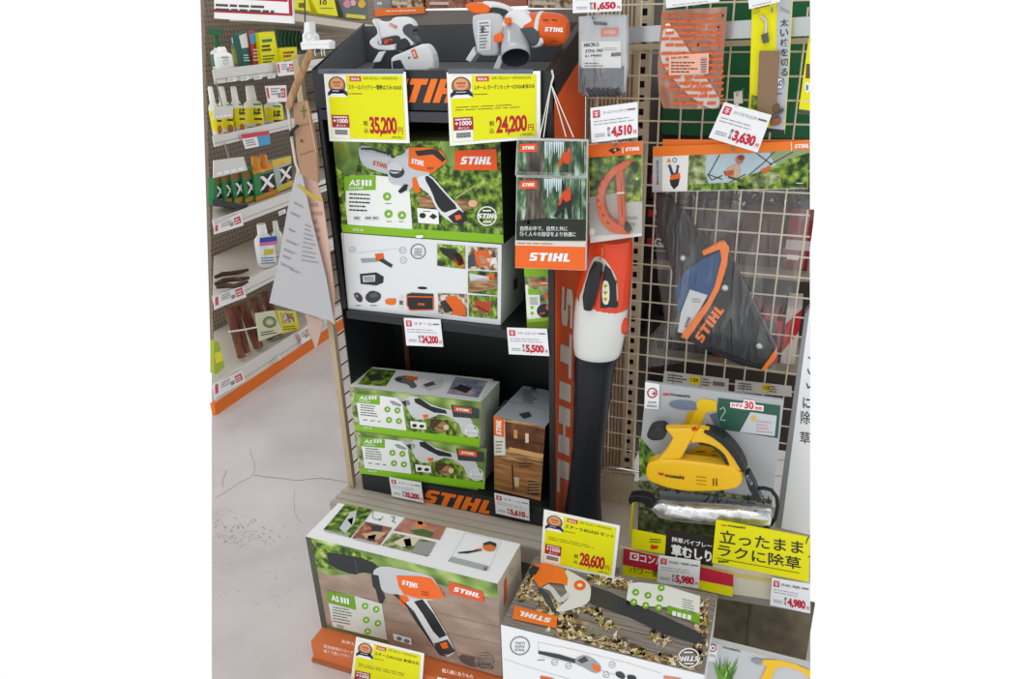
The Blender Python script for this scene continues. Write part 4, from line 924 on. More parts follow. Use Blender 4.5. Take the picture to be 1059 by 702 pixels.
TQ = PY(1.69)
bat = S(A5, TQ, [(152, 66), (262, 55), (284, 78), (292, 130), (262, 190), (268, 245), (240, 256), (172, 252), (160, 205), (146, 130), (144, 84)], C('#c6cbd0', .35), .025, -.004, .006)
ba = Art(TQ.moved(.0255), A5); ba.rect(170, 92, 232, 232, '#dfe2e4', 1, -4); ba.lines(178, 100, 226, 225, 9, '#6a6f76', 2, sk=-3); ba.rect(186, 122, 200, 150, '#55595f', 3)
oc = S(A5, TQ, [(108, 22), (150, 8), (215, 22), (228, 44), (215, 62), (150, 62), (122, 42)], ORG, .022, -.004)
wt = S(A5, TQ, [(180, 4), (250, 8), (322, 38), (312, 62), (262, 58), (222, 38)], W1, .018, -.004)
dt = S(A5, TQ, [(224, 32), (262, 34), (308, 48), (300, 70), (262, 62), (236, 52)], DK, .024, .0)
wb = S(A5, TQ, [(298, 62), (330, 40), (382, 50), (398, 72), (440, 108), (466, 120), (472, 190), (442, 218), (408, 216), (380, 182), (350, 130), (290, 132), (276, 112), (290, 84)], W1, .03, -.006, .007)
mo = MB(); P0, P1 = TQ.at(*A5(400, 128)), TQ.at(*A5(580, 138)); ax = (P1 - P0); hgt = ax.length; rr = (TQ.at(*A5(460, 62)) - TQ.at(*A5(460, 216))).length / 2
mo.lathe(P0, [(rr * .9, 0), (rr, hgt * .2), (rr, hgt * .62), (rr * .93, hgt * .8), (rr * .8, hgt * .93), (rr * .5, hgt)], C('#e2601f', .35), 28, ax)
mor = MB(); mor.lathe(P0 + ax * .28, [(rr * 1.01, 0), (rr * 1.05, .002), (rr * 1.05, .007), (rr * 1.01, .009)], C('#d7dbde', .35), 28, ax)
moa = Art(TQ.moved(rr * 1.03), A5); moa.stihl((474, 142), (84, 4), (2, -20), WHITE, 1)
for k, (x, y) in enumerate(((480, 92), (520, 92), (505, 190), (525, 188))): moa.poly([(x - 16, y - 5), (x + 14, y - 2), (x + 10, y + 4), (x - 10, y + 2)], '#6b2410', 1)
ds = S(A5, TQ, [(352, 128), (430, 120), (452, 150), (442, 200), (412, 212), (388, 192), (362, 160)], DK2, .036, -.01, .005)
k1 = S(A5, TQ, [(290, 80), (312, 80), (316, 104), (304, 114), (290, 104)], ORG, .044, .02, .003, 0)
k2 = S(A5, TQ, [(242, 160), (262, 150), (284, 158), (284, 188), (262, 196), (242, 188)], ORG, .05, .02, .003, 0)
cu = MB(); cp = TQ.moved(.055); cc = cp.at(*A5(344, 262)); rad = (cp.at(*A5(344, 262)) - cp.at(*A5(408, 262))).length
axc = (cp.at(*A5(300, 130)) - cc) + Vector((0, .045, 0)); ha_ = axc.length
base = cc; axn = axc.normalized(); CUP = C('#b9bdc1', .3, .3)
n = 24; ref = Vector((1, 0, 0)); yy = axn.cross(ref).normalized(); xx = yy.cross(axn).normalized(); rows = []
for r, h in ((rad * .93, 0), (rad, 0), (rad * .98, .02), (rad * .85, ha_ * .6), (rad * .7, ha_)):
    rows.append([base + axn * h + xx * math.cos(6.2832 * k / n) * r + yy * math.sin(6.2832 * k / n) * r for k in range(n)])
vs_ = [v for row in rows for v in row]; fs_ = [(i*n + k, i*n + (k+1) % n, (i+1)*n + (k+1) % n, (i+1)*n + k) for i in range(len(rows) - 1) for k in range(n)]
cu.mesh(vs_, fs_, CUP, True)
ci = MB(); inn = [[base + axn * h + xx * math.cos(6.2832 * k / n) * r + yy * math.sin(6.2832 * k / n) * r for k in range(n)] for r, h in ((rad * .93, 0), (rad * .8, .035))]
vs_ = [v for row in inn for v in row]; ci.mesh(vs_, [(k, (k+1) % n, n + (k+1) % n, n + k) for k in range(n)], C('#3d4654', .4), True); ci.face(inn[1], C('#2a3340', .5))
f1 = S(A5, TQ, [(115, 272), (152, 212), (164, 246), (138, 282)], W1, .02, -.01, .002, 0)
f2 = S(A5, TQ, [(240, 312), (268, 248), (288, 268), (268, 318)], W1, .03, -.01, .002, 0)
thing('cordless_garden_cutter', 'orange and white cordless cutter with a grey guard cup on the top tray', 'garden tool',
      [('battery_block', bat, [('battery_print', ba)]), ('rear_cap', oc), ('top_cover', wt), ('top_insert', dt), ('tool_body', wb), ('motor_housing', mo, [('housing_ring', mor), ('housing_print', moa)]),
       ('side_disc', ds), ('knob', k1), ('knob', k2), ('guard_cup', cu, [('cup_lining', ci)]), ('foot', f1), ('foot', f2)])

# goods beyond the stand
PB = 2.3
rail_ = MB(); q = [PY(PB - .012).at(*p) for p in ((388, 9), (439, 7), (439, 13.5), (388, 17))]; rail_.prism(q, (0, .01, 0), C('#ea7424', .4)); rta = Art(PY(PB - .012), PXV); rta.lines(399, 10.5, 432, 13, 1, '#f7e3d4', sk=-1)
bx_ = MB(); bx_.prism([PY(PB).at(*p) for p in ((386, 12.5), (612, 10.5), (612, 36), (386, 36))], (0, .3, 0), C('#77706a', .6))
thing('rear_shelf_edge', 'shelf beyond the black stand with an orange label rail', 'shelf', [('shelf_body', bx_), ('orange_rail', rail_, [('rail_print', rta)])])
for q, col, lb in (([(386, -6), (404, -6), (405, 10), (387, 11)], '#8f8f92', 'grey patterned pack above the orange label rail'), ([(405, -6), (438, -6), (438, 9), (405, 10)], PHM, 'brown patterned pack above the orange label rail'),
                   ([(440, -6), (488, -6), (488, 8), (440, 9)], PHT, 'reddish pack on the shelf beyond the secateurs'), ([(489, -6), (545, -6), (545, 6), (489, 8)], C('#b06a58'), 'dull pink pack on the shelf beyond the cutter'), ([(546, -6), (604, -6), (604, 9), (546, 8)], PHM, 'brown pack on the shelf beyond the cutter motor')):
    pl = PY(PB + .03); m = MB(); m.slab(pl, PXV, q, mt(col), 0, -.08, .003); aa = Art(pl, PXV)
    x0, x1 = q[0][0], q[1][0]; aa.rect(x0 + 4, q[0][1] + 8, x0 + (x1 - x0) * .5, q[0][1] + 11, '#d9cdc2', 1)
    thing('rear_pack', lb, 'packet', [('pack_body', m), ('pack_print', aa)])

zz = lambda x: ZS1L + (ZS1R - ZS1L) * (x - XR0) / (XR1 - XR0)

# ================================================================== HANGING GOODS IN FRONT OF THE GRID
def hook(m, plane, x, y, yback=YG, r=.0022):           # a wire peg from the grid to a pack
    p = plane.at(x, y); b = Vector((p.x, yback, p.z)); m.tube([b, b + (p - b) * .5, p + Vector((0, -.012, 0)), p + Vector((0, -.016, .008))], r, C('#b9bbbd', .25, .7), 6); return m
FILM = film('clear_shrink_film', clear=.93, bump=.5, scale=26, share=.12)
BAG = film('clear_plastic_bag', clear=.93, bump=1.0, scale=13, stretch=(2.6, 1, .5), share=.25, rough=.08)
# --- leaflet pocket on strings
LP = PY(1.545)
pk = MB(); pk.prism([LP.at(*A7(*p)) for p in ((105, 116), (358, 122), (352, 596), (97, 586))], (0, .012, 0), C('#d8dadb', .3))
def leaflet(y0, y1, off, full, lb):
    m = cards(LP.moved(off), A7, [(104, y0), (358, y0 + 4), (353, y1 + 6), (98, y1)], C('#e6e4de', .35), .003)
    a = Art(LP.moved(off), A7); T = y0
    a.poly([(105, T + 1), (357, T + 5), (354, T + 230 if full else y1 + 4), (101, T + 228 if full else y1 - 1)], PHK, 1)
    for k in range(9):
        x_ = 204 + k * 8; a.poly([(x_, T + 6), (x_ + 7, T + 6), (x_ + 5, T + 6 + random.uniform(25, 70)), (x_ + 2, T + 6 + random.uniform(25, 70))], C('#cfe0ea', .4), 2)
    for k in range(7):
        x_ = random.uniform(215, 350); a.poly([(x_, T + 8), (x_ + 3, T + 8), (x_ + 4, y1 - 2 if not full else T + 150), (x_ - 1, y1 - 2 if not full else T + 150)], random.choice(['#26332a', '#3a3a30', '#4f4a3e']), 2)
    a.poly([(136, T + 2), (196, T + 3), (200, T + 110 if full else y1), (212, T + 170 if full else y1), (128, T + 172 if full else y1), (140, T + 100 if full else y1)], ramp_mat('tree_bark_picture', [(.3, '#2f2a26'), (.5, '#544c44'), (.7, '#7b7066')], 40, 3, (3, 1, .6)), 3)
    if full: a.poly([(101, T + 160), (200, T + 150), (354, T + 155), (354, T + 232), (101, T + 230)], C('#222a22', .4), 3)
    logo(a, [(114, T + 14), (176, T + 13), (176, T + 42), (114, T + 44)], 4, C('#e8531c', .4))
    k = .62 if not full else 1.0
    x0, yb = 285, T + (40 if full else 35)
    a.circ(x0 + 7, yb + 2, 6, '#d9562a', 5, 7); a.poly([(x0 - 14, yb + 10), (x0 + 14, yb + 6), (x0 + 14, yb + 50), (x0 - 12, yb + 52)], C('#d4491f', .45), 5, 1)
    a.poly([(x0 - 14, yb + 12), (x0 - 4, yb + 12), (x0 - 22, yb + 60), (x0 - 34, yb + 64)], C('#d4491f'), 4)
    if full:
        a.poly([(x0 - 16, yb + 48), (x0 + 14, yb + 46), (x0 + 18, yb + 112), (x0 + 4, yb + 112), (x0 - 2, yb + 66), (x0 - 38, yb + 108), (x0 - 48, yb + 102)], '#23262b', 5)
        a.text('自然の中で、自然と共に', (116, 451), (288, 452), 17, WHITE, 6, bold=.006); a.text('働く人々の技術をより快適に', (114, 471), (318, 473), 17, WHITE, 6, bold=.006)
        a.poly([(98, 486), (353, 492), (352, 510), (97, 504)], '#d9d6d0', 4); a.poly([(98, 504), (352, 510), (351, 595), (97, 585)], C('#ee6a20', .4), 4); a.lines(104, 492, 300, 502, 1, '#b9875f', 5, sk=4)
        a.stihl((148, 560), (146, 4), (0, -30), WHITE, 6)
    return ('leaflet', m, [('leaflet_print', a)], lb)
f1_ = leaflet(122, 250, .003, False, 'rear leaflet'); f2_ = leaflet(256, 584, .008, True, 'front leaflet')
sf = MB(); fp = LP.moved(.014); sf.prism([fp.at(*A7(*p)) for p in ((100, 236), (361, 242), (361, 262), (100, 258))], (0, .002, 0), FILM)
stg = MB(); kn = PY(1.575).at(*A5(504, 382)); top = PY(1.583).at(*A5(508, 318))
for p in ((452, 625), (470, 622), (572, 620), (606, 622)): stg.tube([LP.at(*A5(*p)), kn], .0012, '#e8e6e0', 5)
stg.tube([kn, (kn + top) / 2 + Vector((.004, 0, 0)), top], .0022, '#d9d7d0', 6)
thing('leaflet_pocket', 'pocket of forest leaflets hung on white strings from the stand header', 'leaflet holder', [('pocket_back', pk), f1_, f2_, ('pocket_rim', sf), ('hanging_string', stg)])

# --- chain pack at the top
MP = PY(1.70)
ch = MB(); q = MP
ch.slab(q, B1, [(40, 300), (245, 300), (240, 428), (78, 442), (38, 420)], C('#6a7078', .35, .4), .004, -.016, .004)
for k in range(7):
    ch.tube([q.moved(.007).at(*B1(78 + 22 * k, 400 + 3 * (k % 2))), q.moved(.009).at(*B1(90 + 22 * k, 424)), q.moved(.006).at(*B1(98 + 20 * k, 436))], .004, C('#4c5259', .3, .5), 6)
mb = MB(); mb.slab(q, B1, [(35, 76), (150, 66), (252, 68), (256, 300), (240, 430), (76, 446), (34, 420)], C('#c3c8ce', .2, 0, .6), .002, -.02, .005)
fa = Art(q.moved(.003), B1)
fa.poly([(50, 190), (228, 186), (230, 330), (50, 335)], C('#eef0f2', .4), 1); fa.poly([(50, 348), (218, 340), (222, 408), (58, 415)], C('#e3e6e9', .4), 1)
fa.poly([(138, 128), (218, 124), (218, 164), (138, 166)], C('#d97c66', .4), 1); fa.stihl((152, 154), (54, -1), (0, -16), C('#eac6ba'), 2)
fa.text('MICRO', (60, 214), (130, 210), 18, '#0c0d0f', 2, bold=.05); fa.text('STIHL PM3', (66, 240), (148, 236), 15, '#0c0d0f', 2, bold=.04, shear=.2); fa.text('61 PMM3', (66, 260), (142, 257), 12, '#0c0d0f', 2, bold=.03)
fa.poly([(184, 240), (228, 237), (228, 254), (184, 257)], '#2d3136', 2); fa.lines(64, 282, 150, 306, 2, '#6d7278', 2); fa.lines(152, 215, 222, 232, 2, '#8a9096', 2)
for r_ in range(2):
    for k in range(4): fa.circ(76 + 38 * k, 364 + 34 * r_, 9, '#5d646b', 2, 7, 10); 
fa.poly([(100, 96), (165, 102), (168, 116), (108, 112)], '#33373c', 2)
flm = MB(); flm.slab(q, B1, [(38, 84), (250, 76), (252, 420), (72, 436), (40, 416)], FILM, .009, .0075, .0005)
hk = hook(MB(), MP.moved(.004), *B1(108, 84))
thing('chain_pack', 'grey hanging saw chain pack with a pink logo block high on the wall', 'blister pack', [('pack_card', mb, [('pack_print', fa)]), ('saw_chain', ch), ('clear_film', flm), ('hook', hk)])

# --- ring tool on its card
RP = PY(1.588)
rc = cards(RP, A7, [(362, 138), (558, 126), (557, 470), (370, 496)], C('#e4e2dd', .35), .004)
ra_ = Art(RP, A7)
ra_.poly([(365, 182), (558, 172), (557, 335), (368, 345)], PHF, 1); ra_.poly([(368, 330), (557, 300), (557, 460), (372, 470)], C('#b9bdb8', .4), 2); ra_.poly([(470, 290), (557, 280), (557, 345), (480, 350)], PHF, 3)
ra_.poly([(362, 140), (558, 127), (558, 174), (365, 186)], C('#e9691f', .4), 2); ra_.stihl((497, 163), (52, -4), (0, -13), WHITE, 4); ra_.poly([(486, 148), (489, 148), (490, 170), (487, 170)], WHITE, 3)
ra_.poly([(434, 160), (450, 152), (470, 150), (482, 158), (462, 166), (455, 172)], '#3a2a1e', 4); ra_.circ(460, 158, 5, '#d9a88a', 5)
ra_.circ(540, 263, 4, '#e9e9e4', 5); ra_.circ(377, 455, 10, '#f0efe9', 3, 14); ra_.lines(500, 395, 545, 440, 2, '#8f938e', 4)
OT = C('#c9541c', .3, 0, .5)
arc = [(520, 200), (492, 200), (452, 222), (416, 258), (396, 300), (388, 340), (394, 392), (416, 436), (452, 462), (512, 468), (518, 456), (488, 436), (452, 420), (428, 392), (416, 350), (420, 312), (438, 270), (470, 240), (505, 222)]
rg = MB(); rg.slab(RP.moved(.012), A7, arc, OT, .012, -.012, .003, 1)
rb = MB(); rb.slab(RP.moved(.012), A7, [(462, 238), (486, 228), (490, 300), (496, 440), (474, 446), (466, 320)], OT, .008, -.010, .003)
rh = Art(RP.moved(.0242), A7)
for k in range(7):
    t = k / 6; x, y = 430 - 38 * math.sin(math.pi * (.2 + .75 * t)) + 12 * abs(t - .5), 262 + 160 * t; rh.circ(x + 4, y, 6, '#7d2f12', 1, 4, 10, .6)
rm = Art(RP.moved(.0205), A7); rm.line([(481, 258), (486, 400)], 2.5, '#8a3414', 1); rm.poly([(466, 312), (494, 310), (494, 316), (466, 318)], '#d9d4cc', 2)
rc2 = MB(); rc2.slab(RP.moved(.012), A7, [(496, 424), (514, 452), (508, 464), (492, 446)], '#2b2d2f', .013, -.008, .002)
rf = MB(); rf.slab(RP.moved(.026), A7, [(376, 190), (545, 180), (548, 462), (382, 484)], film('clear_blister_shell', clear=.975, bump=.3, scale=20, share=.1), .001, 0, .0003)
hk = hook(MB(), RP.moved(.004), *A7(462, 140))
thing('ring_tool_pack', 'orange crescent shaped hand tool on a hanging picture card', 'blister pack', [('card', rc, [('card_print', ra_)]), ('crescent_tool', rg, [('hole_pattern', rh)]), ('tool_bar', rb, [('bar_marking', rm), ('dark_tip', rc2)]), ('clear_blister', rf), ('hook', hk)])

# --- guide bar in a striped bag
GP = PY(1.74)
gbag = [(684.5, 10.5), (752, 7), (744.5, 112), (714, 113), (686, 112), (681, 96), (680, 68)]
gbar = MB(); gbar.slab(GP.moved(.0105), B1, [(425, 120), (448, 105), (470, 130), (540, 230), (600, 330), (660, 420), (682, 460), (672, 488), (640, 496), (590, 470), (520, 420), (440, 330), (405, 260), (412, 180)], C('#d8cdc4', .35), .002, -.001, .0008, 1)
gba = Art(GP.moved(.013), B1); gba.stihl((510, 385), (110, 48), (12, -34), C('#e4764a'), 1); gba.poly([(430, 110), (448, 105), (468, 135), (440, 160)], '#f1eeea', 1)
bagf = MB(); bagf.slab(GP.moved(.008), PXV, gbag, film('orange_tint_bag', '#e9bda6', .52, .18, .7, 14, body='#cf9a7e', share=.8), .001, 0, .0003)
bga = Art(GP.moved(.0140), B1)
for k, y in enumerate((66, 92, 118, 144, 170, 198, 236, 262, 290, 318, 345, 372, 400, 430, 462)):
    x = 412 + (k % 2) * 20 + max(0, (y - 330) * .4)
    while x < 690:
        if True: 
            w = random.choice((38, 52)); wx = min(w, 695 - x)
            bga.poly([(x, y), (x + wx, y - 2), (x + wx - 2, y + 11), (x - 2, y + 13)], C('#d9622e', .4), 1)
        x += random.choice((44, 56))
bgl = Art(GP.moved(.0150), B1)
bga_, bga = bga, bgl
bga.poly([(446, 250), (628, 240), (626, 334), (446, 342)], C('#f0b9a2', .4), 2); bga.text('3005 000 4805', (456, 268), (536, 264), 10, '#5a2a1e', 3, bold=.01); bga.lines(456, 278, 580, 334, 4, '#7a4030', 3); bga.poly([(590, 262), (618, 260), (616, 328), (592, 330)], '#6d6f78', 3)
for k in range(6): bga.poly([(590, 264 + k * 11), (618, 262 + k * 11), (618, 266 + k * 11), (590, 268 + k * 11)], '#e9b7a2', 4)
bga = bga_
hk = hook(MB(), GP.moved(.012), *B1(560, 25))
thing('guide_bar_bag', 'orange striped clear bag with a white guide bar and a pink label', 'packet', [('guide_bar', gbar, [('bar_print', gba)]), ('clear_bag', bagf, [('bag_print', bga), ('label_print', bgl)]), ('hook', hk)])

# --- pruning saw packs
SPL = PY(1.72)
sb = MB(); sb.slab(SPL, B2, [(340, 22), (462, -2), (524, -2), (508, 330), (488, 608), (405, 596), (326, 506)], YEL, 0, -.02, .003)
sa = Art(SPL, B2)
sa.poly([(456, -2), (522, 0), (506, 330), (487, 606), (410, 594), (432, 560), (440, 470), (452, 200)], C('#b9bec4', .4), 1)
sa.poly([(405, 580), (490, 590), (488, 608), (404, 597)], '#2b2d2a', 2); sa.poly([(340, 430), (372, 440), (368, 500), (336, 490)], PHF, 2); sa.poly([(342, 40), (375, 34), (374, 60), (342, 66)], '#cfc21a', 2)
for i, ch_ in enumerate('太い枝を切る'): sa.text(ch_, (468 + 0.5 * i, 122 + 45 * i), (506 - .5 * i, 118 + 45 * i), 34, '#30363c', 3, bold=.014)
sa.line([(484, 355), (486, 385)], 3, '#3b4147', 3)
sa.circ(463, 378, 25, '#f4f5f5', 3, 27); sa.ring(463, 378, 25, 3, '#2b5f96', 4, ry=27); sa.text('60', (446, 394), (482, 390), 28, '#2b5f96', 4, bold=.02); sa.lines(446, 420, 486, 432, 1, '#4a5057', 3); sa.text('MUSASHI', (356, 40), (420, 28), 9, '#4a4a18', 3)
sa.poly([(470, 30), (512, 50), (512, 64), (470, 46)], '#9aa0a6', 3)
sl = MB(); sl.slab(SPL.moved(.006), B2, [(374, 232), (466, 232), (452, 470), (462, 505), (420, 528), (362, 500)], C('#8a6f56', .5), .006, -.006, .002)
sh = MB(); sh.slab(SPL.moved(.006), B2, [(420, 528), (482, 492), (486, 505), (428, 548)], C('#55585a', .4), .006, -.006, .002); sh2 = MB(); sh2.slab(SPL.moved(.006), B2, [(432, 478), (462, 470), (468, 500), (438, 520)], C('#6d4f38', .5), .009, -.004, .002, 1)
sc_ = MB(); sc_.tube([SPL.moved(.004).at(*B2(*p)) for p in ((380, 70), (405, 95), (402, 150), (410, 190))], .003, C('#d2d5d8', .2, .6), 7); sc_.slab(SPL.moved(.004), B2, [(382, 158), (412, 148), (418, 190), (390, 198)], C('#5a5d60', .3, .4), .006, -.002, .002)
kn_ = MB(); kn_.slab(SPL.moved(.006), B2, [(425, 545), (462, 528), (476, 545), (470, 565), (432, 575), (420, 565)], C('#8c5a3e', .45), .006, -.006, .002, 1)
hk = hook(MB(), SPL.moved(.004), *B2(432, 50))
thing('pruning_saw_pack', 'tall yellow and grey saw pack hanging with a brown blade sheath', 'blister pack', [('pack_card', sb, [('pack_print', sa)]), ('blade_sheath', sl), ('sheath_tip', sh), ('leather_patch', sh2), ('lanyard_chain', sc_), ('brown_knob', kn_), ('hook', hk)])
sb = MB(); sb.slab(SPL, B2, [(592, 210), (604, 150), (604, 522), (550, 514), (566, 400)], YEL, 0, -.02, .003)
sa = Art(SPL, B2); sa.poly([(552, 495), (604, 503), (604, 521), (551, 513)], '#4a4d50', 1); sa.circ(592, 396, 13, '#f2f4f5', 1, 24); sa.text('8', (585, 410), (597, 410), 26, '#2b5f96', 2, bold=.03); sa.poly([(572, 455), (602, 452), (602, 462), (580, 466)], '#e9d9b0', 2)
sa.poly([(588, 290), (604, 290), (604, 355), (584, 355)], '#6d4a33', 1)
thing('pruning_saw_pack', 'yellow saw pack with a blue number eight at the edge of the green board', 'blister pack', [('pack_card', sb, [('pack_print', sa)])])

# --- holster bag
HP = PY(1.735)
back = cards(HP.moved(-.004), B3, [(112, 52), (674, 54), (674, 92), (112, 80)], C('#e8731f', .4), .002)
hc = cards(HP, B3, [(75, 80), (480, 70), (674, 56), (668, 240), (72, 254)], C('#e9e7e2', .35), .003)
ha2 = Art(HP, B3)
ha2.poly([(75, 80), (674, 57), (674, 96), (75, 118)], C('#f07c22', .4), 1); ha2.poly([(602, 62), (605, 62), (606, 96), (603, 96)], WHITE, 2); ha2.stihl((616, 86), (54, -2), (0, -15), WHITE, 2)
ha2.poly([(75, 118), (112, 117), (110, 252), (72, 254)], C('#b9bcbe', .4), 1); ha2.text('MAXI HOLSTER', (97, 225), (97, 130), 9, '#4a4e54', 2, up=(-9, 0))
ha2.poly([(112, 117), (212, 113), (206, 248), (110, 252)], C('#eff0ee', .4), 1)
ha2.poly([(126, 140), (135, 122), (146, 139)], '#e2a01f', 2); ha2.ring(158, 131, 9, 3, '#2d4f9a', 2)
ha2.poly([(138, 205), (178, 200), (172, 228), (155, 244), (142, 226)], '#26282c', 2); ha2.poly([(134, 156), (144, 150), (152, 178), (160, 182), (168, 152), (174, 154), (170, 190), (146, 196)], '#33425a', 3); ha2.poly([(140, 192), (178, 180), (180, 200), (142, 208)], ORG, 4); ha2.circ(138, 154, 6, '#3a5a8a', 4); ha2.circ(170, 156, 6, '#3a5a8a', 4)
ha2.poly([(212, 113), (674, 95), (668, 238), (206, 248)], C('#b3c8d0', .4), 1)
ha2.poly([(212, 113), (280, 110), (275, 180), (290, 230), (240, 246), (206, 246)], PHH, 2); ha2.poly([(212, 230), (340, 225), (420, 240), (206, 248)], '#8f9a62', 2)
ha2.poly([(520, 98), (674, 92), (670, 120), (560, 165), (530, 130)], '#8fa07a', 2)
for pts in ([(330, 110), (300, 165), (285, 190), (300, 208), (340, 190)], [(282, 185), (340, 205)], [(540, 98), (500, 140), (440, 190)], [(520, 150), (610, 100)], [(470, 105), (530, 150)], [(350, 225), (430, 185)]): ha2.line(pts, 4, '#4a4a3a', 3)
ha2.poly([(395, 205), (470, 180), (520, 160), (590, 140), (674, 105), (668, 238), (400, 244)], PHF, 3, 0); ha2.poly([(430, 205), (480, 185), (545, 172), (575, 205), (530, 225), (470, 238)], PHH, 4, 1); ha2.poly([(590, 128), (672, 104), (669, 236), (620, 200)], PHF, 4); ha2.poly([(212, 225), (400, 215), (440, 244), (206, 248)], PHG, 3)
ha2.circ(405, 130, 15, '#b8786a', 5, 17); ha2.circ(412, 122, 13, '#8a3f2e', 6, 10); ha2.poly([(360, 160), (395, 145), (412, 160), (405, 195), (375, 210), (355, 190)], '#c2a98e', 5, 1); ha2.poly([(345, 175), (385, 168), (382, 190), (350, 192)], '#b9572e', 6); ha2.line([(362, 195), (420, 212)], 8, '#4d463c', 6); ha2.line([(365, 160), (352, 182)], 8, '#c9a08a', 6)
ha2.poly([(485, 170), (522, 152), (525, 166), (495, 182)], '#d9622e', 6); ha2.lines(622, 216, 650, 224, 1, '#e4e4da', 6)
HB = HP.moved(.012); DKH = C('#1f2124', .55)
p1 = MB(); p1.slab(HP.moved(.006), B4, [(85, -165), (110, -185), (190, -120), (280, 5), (272, 45), (340, 30), (300, 120), (240, 200), (170, 130), (150, 120), (88, -60)], DKH, .006, -.006, .003)
p2 = MB(); p2.slab(HB, B4, [(350, 25), (362, 42), (545, 410), (488, 490), (400, 470), (300, 425), (205, 378), (312, 222), (350, 130)], DKH, .012, -.008, .004)
p2a = Art(HB.moved(.0125), B4); p2a.stihl((262, 388), (86, -126), (-32, -20), C('#f07a26', .4), 1); p2a.line([(398, 120), (520, 395)], 2, '#4a4d52', 1); p2a.line([(320, 430), (470, 470)], 1.5, '#44474b', 1)
p3_ = MB(); p3_.slab(HB, B4, [(165, 175), (200, 110), (270, 62), (338, 30), (350, 60), (310, 190), (280, 230), (215, 190), (190, 250), (168, 275), (166, 225)], C('#134a7c', .4), .004, -.008, .003)
p4_ = MB(); p4_.slab(HB.moved(.004), B4, [(215, 183), (284, 205), (240, 285), (192, 352), (168, 345), (182, 268)], C('#cfd3d8', .35), .004, -.004, .002)
p4a = Art(HB.moved(.0085), B4); p4a.stihl((204, 330), (16, -40), (-10, -5), '#5a6068', 1); p4a.lines(225, 215, 262, 235, 2, '#9aa0a8', 1)
TRM = C('#f07a26', .4)
p5_ = MB(); p5_.slab(HB.moved(.006), B4, [(262, 38), (330, 2), (346, 2), (364, 28), (358, 90), (328, 185), (290, 255), (208, 374), (182, 366), (188, 348), (278, 235), (308, 175), (336, 70), (330, 30), (268, 54)], TRM, .009, -.006, .003)
p6_ = MB(); p6_.slab(HB.moved(.003), B4, [(488, 490), (545, 408), (548, 440), (505, 490)], TRM, .011, -.008, .002)
rv = []
for x, y, r in ((188, 62, 12), (350, 176, 14), (481, 398, 14)):
    m = MB(); q_ = HB.moved(.012); cpt = q_.at(*B4(x, y)); R = (q_.at(*B4(x + r, y)) - cpt).length; m.lathe(cpt, [(R, -.006), (R, .001), (R * .7, .004), (R * .3, .005)], C('#c9cbc9', .25, .6), 16, HP.n); rv.append(('rivet', m))
bagq = HP.moved(.032)
bg_ = MB(); bo = [B3(72, 254), B3(668, 240), B3(676, 330), B4(655, 60), B4(620, 250), B4(600, 330), B4(590, 470), B4(545, 492), B4(480, 488), B4(290, 420), B4(180, 464), B4(60, 480), B4(42, 455), B4(62, 360), B4(120, 300), B4(95, 150), B4(85, 0)]
# a slightly bulging bag: rim on the card's plane, middle lifted
cx = sum(p[0] for p in bo) / len(bo); cy = sum(p[1] for p in bo) / len(bo); rows = []
for k, t in enumerate((1, .93, .8, .55, .3)):
    rows.append([HP.moved([.004, .02, .034, .040, .042][k] + random.uniform(-.004, .004) * (k > 1)).at(cx + (p[0] - cx) * t, cy + (p[1] - cy) * t) for p in bo])
n = len(bo); vs_ = [v for r_ in rows for v in r_]; bg_.mesh(vs_, [(i*n + k, i*n + (k+1) % n, (i+1)*n + (k+1) % n, (i+1)*n + k) for i in range(4) for k in range(n)] + [tuple(range(4*n, 5*n))], BAG, True)
bb_ = MB(); bb_.face([HP.moved(-.004).at(*p) for p in bo], film('thin_clear_bag_back', clear=.96, bump=.4, share=.2))
hk = hook(MB(), HP.moved(.003), *B3(380, 92)); 
thing('holster_bag', 'clear bag with a dark holster trimmed in orange under a picture header card', 'packet',
      [('header_card', hc, [('header_print', ha2)]), ('rear_header_strip', back), ('belt_strap', p1), ('holster_pouch', p2, [('pouch_lettering', p2a)]), ('blue_lining', p3_), ('grey_sheath', p4_, [('sheath_print', p4a)]), ('orange_trim', p5_), ('orange_tip', p6_)] + rv + [('bag_front', bg_), ('bag_back', bb_), ('hook', hk)])

# --- price cards up here
def hung(q, y, price, label, title='スチール', hk=None):
    t = price_tag(q, y, price, label, title=title); return t
price_tag([B1(*p) for p in ((8, -60), (232, -62), (232, 50), (10, 60))], 1.655, '1,650', 'white price card reading 1,650 above the grey chain pack')
price_tag([B1(*p) for p in ((90, 490), (304, 462), (305, 622), (95, 648))], 1.572, '4,510', 'white price card reading 4,510 between the chain pack and the crescent tool', title='スチールファイリングゲージ')
price_tag([B2(*p) for p in ((215, 463), (430, 522), (366, 692), (144, 624))], 1.69, '3,630', 'tilted white price card reading 3,630 over the holster header', title='スチール マルチ マキシホルスター')
for q, lb in (([B1(430, -30), B1(675, -40), B1(675, 8), B1(434, 38)], 'white price card cut by the top edge above the striped bag'), ([B2(320, -30), B2(468, -50), B2(468, 8), B2(328, 42)], 'white price card cut by the top edge above the yellow saw pack')):
    m = cards(PY(1.70), PXV, q, C('#eef0f4', .35), .0018); a = Art(PY(1.70), Q(*q)); a.lines(.1, .3, .5, .5, 1, '#7a7d82'); a.lines(.12, .8, .8, .9, 1, '#9a9da2')
    thing('white_price_card', lb, 'price card', [('card', m), ('card_print', a)], 'white price cards')
cl = MB(); cl.slab(PY(1.695), B2, [(256, 418), (296, 412), (298, 470), (258, 474)], C('#b9b1a6', .15, .3), .006, -.01, .003)
